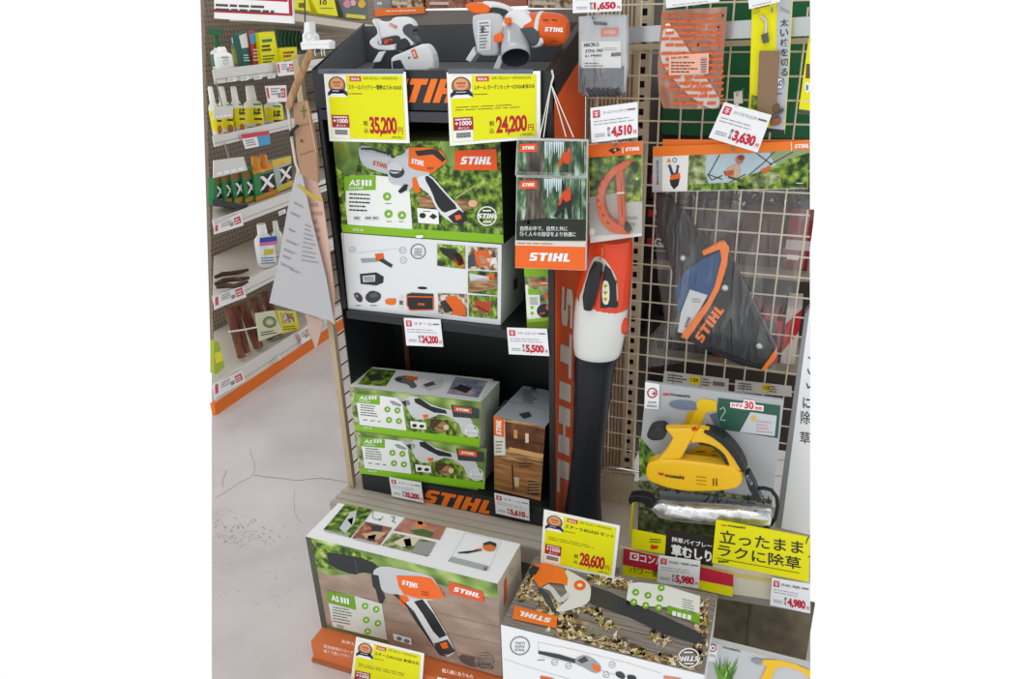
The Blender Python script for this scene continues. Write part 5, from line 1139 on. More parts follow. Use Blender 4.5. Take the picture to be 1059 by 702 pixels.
cl.tube([PY(1.695).at(*B2(275, 470)), PY(1.69).at(*B2(268, 485))], .003, '#d6d8da', 6)
one('price_card_clip', 'clear plastic clip holding the tilted 3,630 price card', 'clip', hook(cl, PY(1.70), *B2(276, 430)))
for k, (q, lb) in enumerate((([B5(118, 14), B5(365, 44), B5(362, 95), B5(112, 62)], 'grey price strip with a yellow 15 mark, beside the trade mark card'), ([B5(390, 48), B5(605, 72), B5(605, 112), B5(386, 92)], 'grey price strip with a yellow 15 mark, next to the white upright panel'))):
    pl = PY(1.80); m = cards(pl, PXV, q, C('#c9c6c0', .4), .002); a = Art(pl, Q(*q)); u = .40 if k == 0 else .48
    a.rect(u, .1, u + .17, .72, '#e3cf1a'); a.text('15K', (u + .02, .55), (u + .15, .55), .3, '#4a3f12', 2); a.rect(.76, .3, .94, .62, '#6d6c69', 1) if k == 0 else None
    a.lines(.06, .15, .36, .8, 3, '#55534f'); a.lines(.6, .15, .74, .8, 3, '#55534f')
    for x in (.15, .58): a.line([(x, .05), (x, .95)], .008, '#7d7a75', 1)
    thing('grey_price_strip', lb, 'price card', [('strip', m), ('strip_print', a)], 'grey price strips')

# --- leaf blower
LB = PY(1.645)
def pxlathe(rows, mat, plane=LB, sq=.95, n=28, sub=3):
    rr_ = []
    for (y0, l0, r0), (y1, l1, r1) in zip(rows, rows[1:]):
        for k in range(sub): t = k / sub; rr_.append((y0 + (y1 - y0) * t, l0 + (l1 - l0) * t, r0 + (r1 - r0) * t))
    rr_.append(rows[-1]); m = MB(); vs, fs = [], []
    for y, l, r in rr_:
        cpt = plane.at((l + r) / 2, y); R = (plane.at(r, y) - plane.at(l, y)).length / 2
        for k in range(n): a = 2 * math.pi * k / n; vs.append(cpt + Vector((math.cos(a) * R, math.sin(a) * R * sq, 0)))
    for i in range(len(rr_) - 1):
        for k in range(n): fs.append((i*n + k, i*n + (k+1) % n, (i+1)*n + (k+1) % n, (i+1)*n + k))
    m.mesh(vs, fs, mat, True); m.mesh(vs[:n], [list(range(n))], mat); m.mesh(vs[-n:], [list(range(n))], mat); return m
def bp_(rows): return [(B7(0, y)[1], B7(l, 0)[0], B7(r, 0)[0]) for y, l, r in rows]
tube_ = pxlathe([(366, 595, 640), (374, 594, 636), (400, 594, 632), (430, 593.5, 628), (460, 592.5, 623.5), (490, 590, 620.5), (510, 587.5, 620), (530, 584.5, 621), (541, 583, 621.5)], C('#141920', .42, 0, .35))
seam = MB(); 
wbd = pxlathe(bp_([(296, 250, 478), (320, 244, 478), (360, 240, 474), (420, 236, 468), (480, 234, 458), (530, 236, 448), (552, 240, 438), (560, 248, 430)]), C('#d9dcd8', .25, 0, .5), sq=.9)
orr = pxlathe(bp_([(30, 300, 492), (50, 290, 498), (100, 280, 499), (180, 266, 496), (250, 254, 488), (320, 248, 482), (334, 250, 478)]), C('#e2431a', .28, 0, .5), sq=.9)
FR_ = LB.moved(.052)
hs = MB(); hs.slab(FR_, B7, [(318, 118), (350, 110), (380, 128), (416, 190), (428, 230), (430, 345), (350, 350), (262, 335), (256, 300), (275, 250), (300, 170)], C('#cfd3cf', .25), .000, -.03, .004, 1)
hd_ = MB(); hd_.slab(FR_.moved(.004), B7, [(376, 148), (400, 172), (424, 228), (428, 345), (352, 346), (358, 250)], C('#23272b', .35), 0, -.02, .003)
hb_ = MB(); hq = FR_.moved(.016); hb_.tube([hq.at(*B7(*p)) for p in ((345, 142), (334, 180), (318, 240), (304, 300), (298, 350))], [.011, .0145, .0155, .015, .010], C('#1c1f23', .35), 12)
hw = MB(); hw.slab(FR_.moved(.006), B7, [(364, 222), (386, 220), (396, 250), (394, 328), (366, 330), (360, 280)], C('#e9ebe8', .35), 0, -.01, .002, 1)
hwa = Art(FR_.moved(.0065), B7)
for y in (238, 268, 298): hwa.poly([(364, y), (392, y), (378, y + 22)], '#e3d23a', 1); hwa.poly([(373, y + 4), (383, y + 4), (378, y + 13)], INK, 2)
op = MB(); oq = LB.moved(.012); c0 = oq.at(*B7(462, 425)); op.lathe(c0 + Vector((.0, 0, 0)), [(.012, 0), (.012, .006), (.007, .008)], C('#d9472a', .3), 18, (1, -.35, 0), (1, 1.7))
hk = hook(MB(), LB.moved(.055), *B7(362, 105)); hk2 = Art(FR_.moved(.001), B7)
bcr = MB(); bq = FR_.moved(-.01); bcr.tube([FR_.moved(.006).at(*B7(*p)) for p in ((362, 72), (366, 88), (360, 112), (352, 126))], .0018, C('#c98a4a', .3, .6), 6)
thing('leaf_blower', 'cordless leaf blower hung upright with orange top, white collar and black tube', 'leaf blower',
      [('motor_housing', orr), ('white_collar', wbd), ('blower_tube', tube_), ('handle_frame', hs), ('handle_recess', hd_), ('handle_grip', hb_), ('warning_plate', hw, [('warning_print', hwa)]), ('orange_button', op), ('hanging_wire', bcr)])

# --- weeder on its display board
BPN = PY(1.585)
bd_ = MB(); bd_.slab(BPN, B5, [(50, 56), (575, 126), (552, 330), (524, 600), (528, 690), (14, 640), (18, 520), (26, 300)], C('#aeb3b8', .4), 0, -.01, .002)
ba_ = Art(BPN, B5)
ba_.poly([(20, 430), (120, 440), (530, 505), (525, 600), (526, 680), (16, 640)], PHS, 1); ba_.poly([(100, 470), (250, 485), (530, 520), (530, 600), (100, 560)], C('#8d9399', .4), 2)
ba_.poly([(20, 555), (200, 590), (350, 620), (525, 640), (527, 688), (16, 640)], ramp_mat('grassy_soil_picture', [(.3, '#2e3320'), (.5, '#53603c'), (.7, '#7d8a5e')], 60, 4), 3)


ba_.rect(113, 98, 137, 106, '#d23a3a', 2, 1); ba_.text('musashi', (141, 107), (216, 116), 11, '#3c4046', 2, bold=.03)
ba_.poly([(324, 116), (562, 146), (552, 270), (316, 232)], C('#2d5a4a', .4), 2); ba_.poly([(330, 160), (430, 160), (420, 236), (322, 222)], PHG, 3) if False else None
ba_.line([(330, 160), (345, 152), (352, 166), (338, 188), (332, 200), (352, 202)], 4, '#9dbcae', 3); ba_.poly([(448, 170), (548, 184), (540, 262), (406, 246)], C('#c3ccd2', .4), 3); ba_.circ(460, 195, 12, '#d9b46a', 4, 12); ba_.lines(470, 200, 535, 250, 4, '#cf9aa0', 4, sk=6)
ba_.poly([(370, 132), (418, 136), (424, 122), (462, 126), (468, 142), (498, 146), (497, 168), (468, 164), (420, 160), (370, 152)], '#f6eef0', 5); ba_.text('わずか', (375, 149), (418, 153), 13, '#cf3a4a', 6, bold=.03); ba_.text('30', (424, 157), (460, 161), 30, '#cf3a4a', 6, bold=.04); ba_.text('mm', (466, 161), (492, 164), 12, '#cf3a4a', 6, bold=.03)
ba_.poly([(134, 135), (165, 122), (240, 130), (258, 150), (240, 162), (180, 162), (140, 150)], C('#6f7d92', .4), 3, 1); ba_.poly([(240, 135), (262, 118), (318, 128), (318, 165), (280, 170), (248, 240), (188, 235), (210, 170), (245, 162)], C('#e8c31a', .4), 4); ba_.poly([(210, 170), (238, 165), (205, 235), (186, 235)], C('#c9a21a'), 5)
ba_.poly([(290, 180), (318, 172), (340, 250), (320, 240)], '#5d6472', 3)
ba_.poly([(236, 300), (300, 296), (345, 345), (320, 378), (262, 382), (225, 350), (185, 345)], C('#d9a81a', .4), 3, 1); ba_.lines(240, 316, 290, 328, 1, '#5a3a12', 4); 
for k in range(3): ba_.poly([(300, 318 + k*14), (318, 320 + k*14), (318, 324 + k*14), (300, 322 + k*14)], '#6a4a12', 4)
ba_.poly([(22, 260), (90, 345), (70, 400), (22, 420)], PHG, 2); ba_.line([(28, 280), (60, 330), (95, 350)], 4, '#3f7a2c', 3); ba_.line([(30, 300), (50, 360), (80, 372)], 5, '#57913a', 3)
ba_.text('フル', (262, 514), (338, 520), 36, '#2e3840', 4, bold=.02); ba_.text('わって', (352, 522), (424, 528), 18, '#55606a', 4); ba_.text('抜く!', (432, 520), (520, 524), 36, '#2e3840', 4, bold=.02)
ba_.text('草むしり', (146, 724) if False else (146, 738), (300, 762) if False else (300, 756), 48, WHITE, 5, bold=.03) if False else None
YW = C('#edbb0c', .32, 0, .5); TPN = BPN.moved(.045)
m1 = MB(); m1.slab(TPN, B5, [(48, 380), (66, 362), (120, 350), (330, 372), (414, 395), (420, 440), (388, 470), (250, 478), (150, 470), (62, 440), (46, 420)], YW, .02, -.012, .008, 1)
m1a = Art(TPN.moved(.0205), B5); m1a.poly([(93, 401), (117, 404), (115, 413), (100, 411)], '#c92a2a', 1); m1a.text('musashi', (121, 418), (194, 428), 14, '#3a3020', 1, bold=.04)
for k in range(3): m1a.poly([(240, 415 + k*14), (278, 419 + k*14), (278, 422 + k*14), (240, 418 + k*14)], '#a8830a', 1)
for x in (303, 315): m1a.poly([(x, 424), (x + 5, 424), (x + 6, 452), (x + 1, 452)], '#4a3a0e', 1)
m2 = MB(); m2.slab(TPN, B5, [(122, 235), (245, 235), (216, 290), (180, 352), (92, 356), (130, 310), (150, 272)], YW, .017, -.004, .006)
m3 = MB(); m3.slab(TPN, B5, [(238, 232), (300, 245), (362, 285), (402, 340), (420, 402), (368, 398), (362, 360), (340, 325), (300, 298), (250, 287), (214, 294)], YW, .016, -.004, .006, 1)
m4 = MB(); m4.slab(TPN.moved(.004), B5, [(250, 240), (330, 258), (398, 325), (436, 402), (418, 406), (372, 330), (322, 280)], C('#23262a', .4), .018, -.02, .004, 1)
m5 = MB(); m5.slab(TPN, B5, [(48, 256), (68, 234), (122, 232), (122, 276), (82, 284), (54, 274)], C('#25282c', .45), .018, -.02, .006, 1)
m6 = MB(); m6.slab(TPN, B5, [(248, 284), (300, 292), (346, 326), (366, 366), (362, 382), (384, 396), (372, 414), (340, 414), (330, 400), (350, 392), (352, 372), (336, 340), (300, 306), (250, 296)], C('#2d2b25', .4), .012, -.016, .003)
ft = [MB() for _ in range(2)]
for m, x in zip(ft, (160, 330)): m.slab(TPN, B5, [(x, 470), (x + 16, 471), (x + 14, 484), (x + 4, 483)], '#22252a', .01, -.01, .002)
red = MB(); red.slab(TPN, B5, [(222, 236), (238, 232), (242, 240), (226, 244)], '#c9341f', .018, .01, .001)
thing('electric_weeder', 'yellow electric weeder with black grips mounted before its display board', 'garden tool', [('weeder_body', m1, [('body_print', m1a)]), ('front_neck', m2), ('handle_arch', m3, [('arch_cover', m4)]), ('end_grip', m5), ('trigger_guard', m6), ('red_button', red), ('foot', ft[0]), ('foot', ft[1])])
gm = cards(BPN.moved(.004), B5, [(45, 55), (100, 65), (97, 160), (42, 156)], C('#eceff2', .35), .001); gma = Art(BPN.moved(.004), B5)
gma.ring(72, 97, 20, 5, '#a83a50', 1); gma.circ(78, 98, 7, '#a83a50', 1); gma.rect(66, 92, 78, 97, '#eceff2', 2); gma.text('GOOD', (55, 136), (88, 138), 8, '#6d7278', 1); gma.text('DESIGN', (52, 150), (90, 153), 8, '#6d7278', 1)
brd = thing('weeder_board', 'grey display board with garden pictures behind the yellow weeder', 'display board', [('board', bd_, [('board_print', ba_)]), ('award_mark_card', gm, [('mark_print', gma)])])
CP = BPN.moved(.045)
cb = MB(); cb.tube([CP.at(*B5(*p)) for p in ((470, 462), (500, 460), (528, 468), (548, 495), (552, 530), (544, 575), (525, 600), (505, 606))], .0045, '#1b1d20', 8)
cbl = MB(); cbl.slab(CP.moved(.008), B5, [(424, 412), (442, 402), (466, 448), (492, 512), (474, 518), (440, 466)], C('#202327', .35), .012, -.01, .003)
cba = Art(CP.moved(.0205), B5); cba.poly([(430, 414), (440, 410), (458, 444), (448, 450)], '#8d9297', 1); cba.poly([(436, 418), (442, 416), (452, 440), (446, 442)], '#2a2c2f', 2)
thing('power_cord', 'black power cord with an inline switch below the weeder handle', 'cord', [('cord', cb), ('inline_switch', cbl, [('switch_print', cba)])])
FO = BPN.moved(.045); FOIL = ramp_mat('crinkled_silver_wrap', [(.3, '#b9bcbe'), (.5, '#d9dcde'), (.7, '#f4f5f5')], 38, 5, rough=.18, bump=1.0, spec=.9)
rows = [((72, 534), 12), ((86, 534), 22), ((104, 537), 34), ((150, 544), 35), ((200, 550), 36), ((300, 558), 34), ((400, 563), 35), ((470, 567), 34), ((524, 572), 27), ((530, 573), 10)]
FOIL.node_tree.nodes['Principled BSDF'].inputs['Metallic'].default_value = .8
wm = MB(); pts = [FO.at(*B5(*p)) for p, r in rows]; rs_ = [(FO.at(*B5(p[0], p[1] + r)) - FO.at(*B5(*p))).length * random.uniform(.92, 1.05) for p, r in rows]
wm.tube(pts, rs_, FOIL, 14)
one('foil_roll', 'crinkled silver wrapped roll lying below the yellow weeder', 'wrapped bottle', wm)
kb_ = MB(); kb_.slab(FO, B5, [(0, 488), (66, 496), (78, 520), (74, 542), (48, 536), (40, 520), (2, 512), (-14, 530), (-22, 500)], C('#1d2023', .4), .012, -.012, .004, 1)
one('cord_plug', 'black plug lying at the end of the silver roll', 'plug', kb_)
yr = cards(PY(1.575), PXV, [(653.5, 520), (656, 520), (653, 556), (650, 556)], C('#d9cf2a', .4), .003)
one('yellow_edge_strip', 'thin yellow upright strip at the near corner of the weeder board', 'strip', yr)
pg = MB(); pq = PY(1.70); pp = [pq.at(*B8(*p)) for p in ((372, 420), (385, 410), (450, 414), (510, 426), (560, 432))]; pg.tube(pp, .0035, C('#dfe2e4', .15, .7), 8)
one('chrome_hook', 'chrome hook rod beside the black plug of the weeder', 'hook', pg)
tb = MB(); tb.slab(PY(1.765), B8, [(362, 422), (512, 440), (508, 470), (520, 700), (355, 690)], C('#b7ad96', .5), 0, -.004, .001)
for k in range(7): tb.slab(PY(1.765), B8, [(412 + k*15, 430 + k*2), (418 + k*15, 431 + k*2), (418 + k*15, 437 + k*2), (412 + k*15, 436 + k*2)], '#55503f', .0006, 0, 0)
one('beige_bracket_plate', 'plain beige steel plate between the blower tube and the weeder board', 'plate', tb)

# --- white upright panel with writing
WP = PY(1.70)
wp = MB(); P = [WP.at(*p) for p in ((838, 335), (838, 553), (806, 546))]
wp.prism([WP.at(837.5, 318), WP.at(837.5, 553), WP.at(808, 546)], (0, .03, 0), C('#eef1f5', .35))
we = MB(); we.prism([WP.at(832.5, 325), WP.at(837.5, 318), WP.at(837.5, 322), WP.at(808, 547), WP.at(802, 545)], (0, .034, 0), C('#8d9094', .35, .2))
wa = Art(WP, B4)
wa.text('草', (648, 745), (690, 748), 46, '#3a3f46', 1, bold=.0) if False else None
wa.text('除', (640, 695), (676, 698), 50, '#3f444b', 1, bold=.005)
wa.text('に', (648, 635), (676, 637), 40, '#3f444b', 1)
for pts in ([(668, 440), (676, 446)], [(666, 486), (671, 500), (676, 506)], [(662, 540), (668, 560), (676, 552)]): wa.line(pts, 5, '#3f444b', 1)
wa.text('草', (636, 770), (676, 774), 46, '#3f444b', 1, bold=.005)
thing('white_sign_panel', 'tall white panel with vertical dark writing beside the wire grid', 'sign', [('panel', wp, [('panel_lettering', wa)]), ('grey_edge', we)])

# --- rail cards
YP = PY(1.492)
def cardthing(name, label, cat, pts, view, col, t, art, plane=YP, group=None):
    m = cards(plane, view, pts, mt(col), t); a = Art(plane, view); art(a); return thing(name, label, cat, [('card', m), ('card_print', a)], group)
def ysign(a):
    a.text('立ったまま', (330, 181), (650, 226), 50, '#33362c', 1, bold=.012); a.text('ラクに除草', (322, 232), (640, 287), 48, '#33362c', 1, bold=.012)
    a.line([(318, 240), (470, 268), (635, 298)], 2.2, '#4a4c22', 1); a.rect(336, 112, 356, 116, '#c92a2a', 1, 3); a.text('musashi', (361, 120), (428, 129), 9, '#3f4020', 1, bold=.03)
    a.line([(672, 158), (664, 170), (660, 186)], 4, '#33362c', 1); a.line([(668, 236), (676, 234)], 4, '#33362c', 1); a.lines(325, 246, 380, 264, 1, '#5a5c22', 1)
cardthing('yellow_slogan_sign', 'yellow sign with a two line dark slogan above the rail', 'sign', [(316, 95), (676, 163), (670, 332), (300, 258)], B6, YEL, .004, ysign, PY(1.487))
def rstrip(a):
    a.poly([(540, 180), (702, 219), (978, 286), (977, 335), (706, 280), (536, 246)], C('#c0243f', .4), 1)
    a.poly([(566, 196), (602, 203), (600, 232), (564, 225)], WHITE, 2); a.circ(583, 214, 12, '#c0243f', 3, 10); a.circ(586, 213, 5, WHITE, 4)
    a.text('コンパクト', (606, 236), (760, 262), 34, WHITE, 2, bold=.025); a.text('パワー密着', (562, 277), (712, 302), 25, '#3b3a14', 2, bold=.005)
cardthing('shelf_strip_card', 'red over yellow shelf strip with white writing on the rail', 'sign', [(540, 180), (702, 219), (978, 286), (974, 374), (700, 312), (536, 289)], C3, YEL, .002, rstrip, PY(1.494))
def qrc(a):
    a.lines(644, 140, 698, 160, 2, '#5a5c20', 1, sk=4); a.poly([(645, 172), (676, 168), (680, 182), (650, 186)], '#d8341f', 1, 1); a.circ(655, 172, 6, '#d8341f', 2)
cardthing('yellow_coupon_card', 'small yellow card with a red mark standing on the rail', 'card', [(576, 106), (709, 132), (704, 204), (570, 180)], C3, YEL, .002, qrc, PY(1.497))
def dk_(a):
    a.text('除草バイブレー', (148, 178), (300, 205), 20, WHITE, 1, bold=.02); a.text('草むしり', (145, 232), (300, 258), 46, WHITE, 1, bold=.045)
cardthing('dark_name_card', 'dark brown card with white weeding words standing behind the rail', 'sign', [(126, 128), (316, 166), (302, 272), (120, 236)], B6, '#2b2621', .002, dk_, PY(1.50))
price_tag([B6(*p) for p in ((98, 230), (256, 252), (250, 356), (90, 334))], 1.486, '5,980', 'white price card reading 5,980 over the red and yellow strip', title='除草')
price_tag([B6(*p) for p in ((530, 316), (676, 340), (676, 452), (522, 420))], 1.486, '4,980', 'white price card reading 4,980 on the rail below the yellow slogan sign', title='除草')

# ================================================================== CARTONS ON THE FLOOR
def at_scale(px, py, a):                   # a point on a pixel's ray
    return CAM + ray(px, py) * a
A0 = .00231
ytl = at_scale(316, 550, A0).y
tl, tr_, br, bl_ = C2(38, 190), C2(728, 360), C2(745, 695), C2(96, 515)
c = Carton(tl, tr_, br, bl_, ytl, .143); big = c
a = Art(c.pl, C2)
a.poly([(38, 190), (728, 360), (745, 695), (96, 515)], PHE, 1)
a.poly([(38, 190), (728, 360), (731, 410), (640, 400), (480, 350), (300, 320), (120, 330), (62, 300)], PHB, 2)
a.poly([(44, 200), (120, 222), (220, 240), (280, 270), (180, 312), (70, 300)], PHF, 3); a.poly([(370, 280), (520, 320), (560, 360), (480, 340), (380, 310)], PHB, 3)
a.poly([(38, 190), (58, 196), (115, 520), (96, 515)], C('#4a4f42', .4), 4)
a.poly([(93, 500), (130, 512), (330, 562), (345, 580), (96, 515)], '#66744a', 4)
for k in range(3): a.line([(120, 385 + 62 * k), (420, 445 + 62 * k), (735, 515 + 64 * k)], 1.1, '#8a7464', 3)
a.poly([(112, 384), (212, 402), (312, 432), (334, 572), (222, 548), (136, 516)], C('#d3d6cf', .45), 4)
a.poly([(112, 384), (214, 404), (220, 454), (118, 428)], C('#6fa02a', .45), 5)
a.text('AS', (132, 420), (160, 427), 22, WHITE, 6, bold=.03, up=(-3, -21))
for i in range(3): a.poly([(164 + 11*i, 407 + 2.4*i), (171 + 11*i, 409 + 2.4*i), (173 + 11*i, 430 + 2.4*i), (166 + 11*i, 428 + 2.4*i)], WHITE, 6)
a.lines(136, 440, 212, 500, 6, '#4e5450', 5, sk=14, w=.34); a.poly([(150, 505), (175, 511), (176, 522), (152, 516)], '#9aa09a', 5)
sysicons(a, ((252, 440), (292, 452), (256, 490), (298, 502), (261, 531)), 12, 5)
G1 = C('#c3c7c9', .4)
a.poly([(112, 246), (135, 250), (220, 262), (302, 292), (290, 326), (235, 318), (215, 330), (130, 300), (118, 270)], C('#26282b', .4), 5, 1); a.line([(215, 275), (225, 320)], 4, '#4a4d52', 6)
a.poly([(285, 306), (322, 294), (385, 308), (440, 318), (490, 332), (510, 356), (538, 408), (470, 424), (430, 416), (360, 400), (312, 388), (296, 360), (280, 330)], G1, 6, 1)
a.poly([(364, 330), (440, 332), (490, 340), (512, 366), (540, 408), (500, 416), (440, 412), (392, 398), (372, 368)], ORG, 7, 0); a.stihl((384, 362), (58, 13), (0, -16), WHITE, 8); a.lines(408, 366, 444, 376, 1, '#f3c6a4', 8, sk=5)
a.lines(455, 384, 484, 402, 2, '#8a3a12', 8, sk=5)
a.poly([(274, 326), (300, 330), (308, 372), (324, 410), (314, 432), (302, 428), (290, 380), (280, 370)], C('#2b2d30', .4), 7)
a.poly([(372, 398), (402, 404), (412, 420), (392, 432), (402, 446), (388, 442), (376, 420)], ORG, 8)
a.poly([(356, 400), (378, 392), (410, 412), (440, 416), (470, 412), (540, 530), (570, 590), (576, 606), (548, 624), (500, 590), (470, 540), (430, 460), (400, 430)], C('#d6d9da', .4), 7, 0)
a.poly([(352, 398), (372, 398), (440, 480), (500, 580), (548, 622), (520, 616), (480, 560), (430, 490), (400, 440)], C('#2f3236', .4), 8)
a.poly([(428, 424), (458, 416), (500, 470), (545, 545), (520, 556), (496, 530), (460, 470)], C('#232629', .4), 9)
a.poly([(500, 575), (548, 560), (576, 604), (548, 616), (518, 604)], C('#35383b', .4), 9); a.poly([(520, 575), (545, 568), (552, 590), (532, 594)], ORG, 10)
a.poly([(352, 538), (418, 556), (420, 580), (356, 562)], WHITE, 8); a.circ(375, 557, 10, '#7d8288', 9, 7, rot=.3); a.circ(402, 566, 11, '#7d8288', 9, 7, rot=.3)
logo(a, [(552, 352), (676, 390), (680, 428), (554, 394)], 8, C('#e2582c', .4))
a.poly([(585, 612), (650, 626), (712, 650), (712, 672), (600, 650)], C('#5d5650', .45), 5, 1); badge(a, 680, 638, 34, 6, 30, col='#8e837c')
a.poly([(505, 600), (570, 606), (590, 630), (540, 622)], C('#8f8a86'), 6)
t = Art(c.top, C2)
pics(t, [(102, 165), (182, 72), (282, 94), (200, 194)], PHF, [([(160, 160), (200, 100), (222, 98), (215, 140), (180, 178)], '#c7ccd2'), ([(188, 130), (210, 120), (205, 150)], '#4a5a78'), ([(110, 165), (190, 184), (196, 192), (106, 170)], '#a9adb0')], 2)
pics(t, [(205, 196), (252, 136), (350, 158), (306, 220)], PHT, [([(272, 150), (315, 152), (312, 172), (278, 170)], '#2f3a40'), ([(240, 180), (290, 172), (330, 176), (300, 200), (255, 196)], '#c9b08f'), ([(262, 188), (292, 182), (285, 206), (262, 202)], '#2b2b2e'), ([(225, 195), (262, 205), (300, 214), (296, 220), (212, 200)], '#b9b0aa')], 2)
pics(t, [(355, 168), (395, 122), (545, 155), (520, 202)], ramp_mat('terracotta_picture', [(.3, '#8a4f40'), (.5, '#b07464'), (.7, '#c99a8c')], 20, 3), [([(430, 140), (450, 130), (475, 150), (455, 162), (438, 158)], '#e08a4a'), ([(440, 134), (462, 136), (458, 148), (442, 146)], '#f0d9c2'), ([(412, 168), (460, 162), (500, 176), (490, 194), (430, 182)], '#4f6a30')], 2)
pics(t, [(312, 222), (352, 176), (508, 210), (478, 262)], PHH, [([(355, 210), (400, 188), (450, 196), (430, 220), (380, 228)], '#d8d2b8'), ([(440, 206), (506, 212), (480, 258), (420, 246)], C('#9a9b98', .4)), ([(390, 200), (415, 196), (420, 226), (400, 230)], '#4a4d38')], 2)
t.line([(283, 96), (278, 122), (305, 132), (318, 118)], 2, '#5d6268', 2); t.line([(345, 118), (360, 122), (350, 134), (362, 140)], 2.5, '#3a3d42', 2); t.circ(305, 128, 3, '#5d6268', 3)
t.line([(552, 282), (612, 176), (742, 206), (696, 312)], 1.2, '#b9bfc4', 2); t.poly([(565, 262), (698, 296), (690, 314), (550, 278)], C('#a9adb0', .4), 2); t.poly([(678, 302), (690, 298), (690, 310), (680, 312)], '#6d7276', 3)
t.poly([(585, 246), (640, 240), (668, 232), (672, 240), (620, 250), (588, 250)], '#2a2c2f', 3); t.circ(698, 228, 24, '#e07a3a', 3, 15, rot=.2); t.poly([(676, 214), (700, 206), (724, 214), (724, 228), (702, 218), (680, 222)], '#3a3d40', 4); t.rect(650, 234, 672, 239, '#c9622e', 4)
ra = Art(c.right, C2); ra.poly([(752, 350), (762, 335), (762, 420), (752, 444)], C('#e0561f', .4), 1); ra.lines(770, 300, 792, 330, 3, '#a9a39c', 1); ra.lines(755, 470, 780, 560, 5, '#a39a92', 1)
fl_ = MB(); fl_.mesh([c.c[0] + Vector((0, 0, .0012)), c.c[1] + Vector((0, 0, .0012)), c.c[1] + Vector((0, 0, -.004)) - c.pl.n * -.0012, c.c[0] + Vector((0, 0, -.004)) - c.pl.n * -.0012], [(0, 1, 2, 3)], C('#d9dbd9', .3))
thing('tool_carton', 'large white topped carton picturing a grey and orange tool, in the floor tray', 'carton', [('carton_body', c.body(C('#b39c8a', .4), C('#c9beb2', .4), C('#eef0f3', .35))), ('front_print', a), ('top_print', t), ('side_print', ra)])
# tray
zt = c.zb; yt = .00231 * 0 + 1.158
TRY = C('#d2703c', .45)
p0 = PZ(zt).at(*C2(57, 565)); yt = p0.y
ty0 = MB(); xr = c.c[1].x + .01
ty0.box((p0.x, yt, .004), (xr, c.c[0].y + .15, zt - .001), TRY)
ty1 = MB(); ty1.box((p0.x - .004, yt - .004, 0), (xr + .004, c.c[0].y + .155, .012), C('#a8653c', .5))
ta = Art(PY(yt), C2)
for i, (s_, x0, x1, y) in enumerate((('個人様にも', 168, 212, 572), ('剪定鋏用のコード', 104, 210, 590), ('軽くて扱いやすい', 104, 200, 607))): ta.text(s_, (x0, y), (x1, y + (x1 - x0) * .22), 12, '#f5e3d6', 1, bold=.01)
tb_ = Art(PY(yt), C2); tb_.text('個人様に合うもの', (528, 678), (640, 702), 15, '#f5e3d6', 1, bold=.01); tb_.lines(512, 690, 630, 712, 1, '#f5e3d6', 1, sk=22)
thing('floor_tray', 'orange brown floor tray under the large carton', 'tray', [('tray_body', ty0, [('tray_lettering', ta), ('tray_lettering', tb_)]), ('tray_base', ty1)])
# blower carton
A1s = .00205
yb_ = at_scale(518, 645.5, A1s).y
tl, tr_ = C3(50, 485), C3(862, 686)
br, bl_ = (736, 812), (548, 780)
pa = PY(yb_).at(*tl); zt = pa.z; pb = PZ(zt).at(*tr_); pl = through(pa, pb)
br = proj(Vector((pb.x, pb.y, 0.0))); bl_ = proj(Vector((pa.x, pa.y, 0.0)))
c = Carton(tl, tr_, br, bl_, yb_, .232)
t = Art(c.top, C3)
q_ = [proj(c.c[0]), proj(c.c[1]), proj(c.c[1] + c.d), proj(c.c[0] + c.d)]
inv = lambda p: ((p[0] - 505) * 3.858, (p[1] - 520) * 3.858)
q_ = [inv(p) for p in q_]
t.poly(q_, PHD, 1)
for k in range(5):
    s_ = (k + .7) / 5.4; A_ = (q_[0][0] + (q_[3][0] - q_[0][0]) * s_, q_[0][1] + (q_[3][1] - q_[0][1]) * s_); B_ = (q_[1][0] + (q_[2][0] - q_[1][0]) * s_, q_[1][1] + (q_[2][1] - q_[1][1]) * s_); t.line([A_, B_], 2, '#514b46', 2)
def inq(x, y):
    s_ = 0
    for (x0, y0), (x1, y1) in zip(q_, q_[1:] + q_[:1]):
        if (x1 - x0) * (y - y0) - (y1 - y0) * (x - x0) > -6: return False
    return True
LEAF = ['#d6c29a', '#b89a68', '#e6dcc0', '#8f744a', '#a88a58', '#6f5636', '#cdbd98', '#dccfb0', '#8d9440', '#5b4a34', '#c9a878']
def leaves(x0, y0, x1, y1, n, spread, L0=4):
    for i in range(int(n * .35)):
        u = random.random(); x = x0 + (x1 - x0) * u + random.gauss(0, spread * .8); y = y0 + (y1 - y0) * u + random.gauss(0, spread * .5); r = random.uniform(10, 24)
        if all(inq(x + r * a_, y + r * b_) for a_, b_ in ((1.3, 0), (-1.3, 0), (0, 1.3), (0, -1.3))): t.circ(x, y, r, random.choice(['#4a3f30', '#5b4c36', '#3f382e']), 3, r * .6, 7, random.uniform(0, 3))
    for i in range(n):
        u = random.random(); x = x0 + (x1 - x0) * u + random.gauss(0, spread); y = y0 + (y1 - y0) * u + random.gauss(0, spread * .7)
        if not inq(x, y): continue
        r = random.uniform(11, 27); an = random.uniform(0, 6.28); pts = []
        el = random.uniform(.35, .8)
        for k, f in enumerate((1.1, .5, .7, .45, .8, .4, .75, .5)):
            an_ = k * .785; p_, q2 = math.cos(an_) * r * f * random.uniform(.8, 1.2), math.sin(an_) * r * f * el; pts.append((x + p_ * math.cos(an) - q2 * math.sin(an), y + (p_ * math.sin(an) + q2 * math.cos(an)) * .75))
        if all(inq(*p) for p in pts): t.poly(pts, random.choice(LEAF), L0 + i % 4)
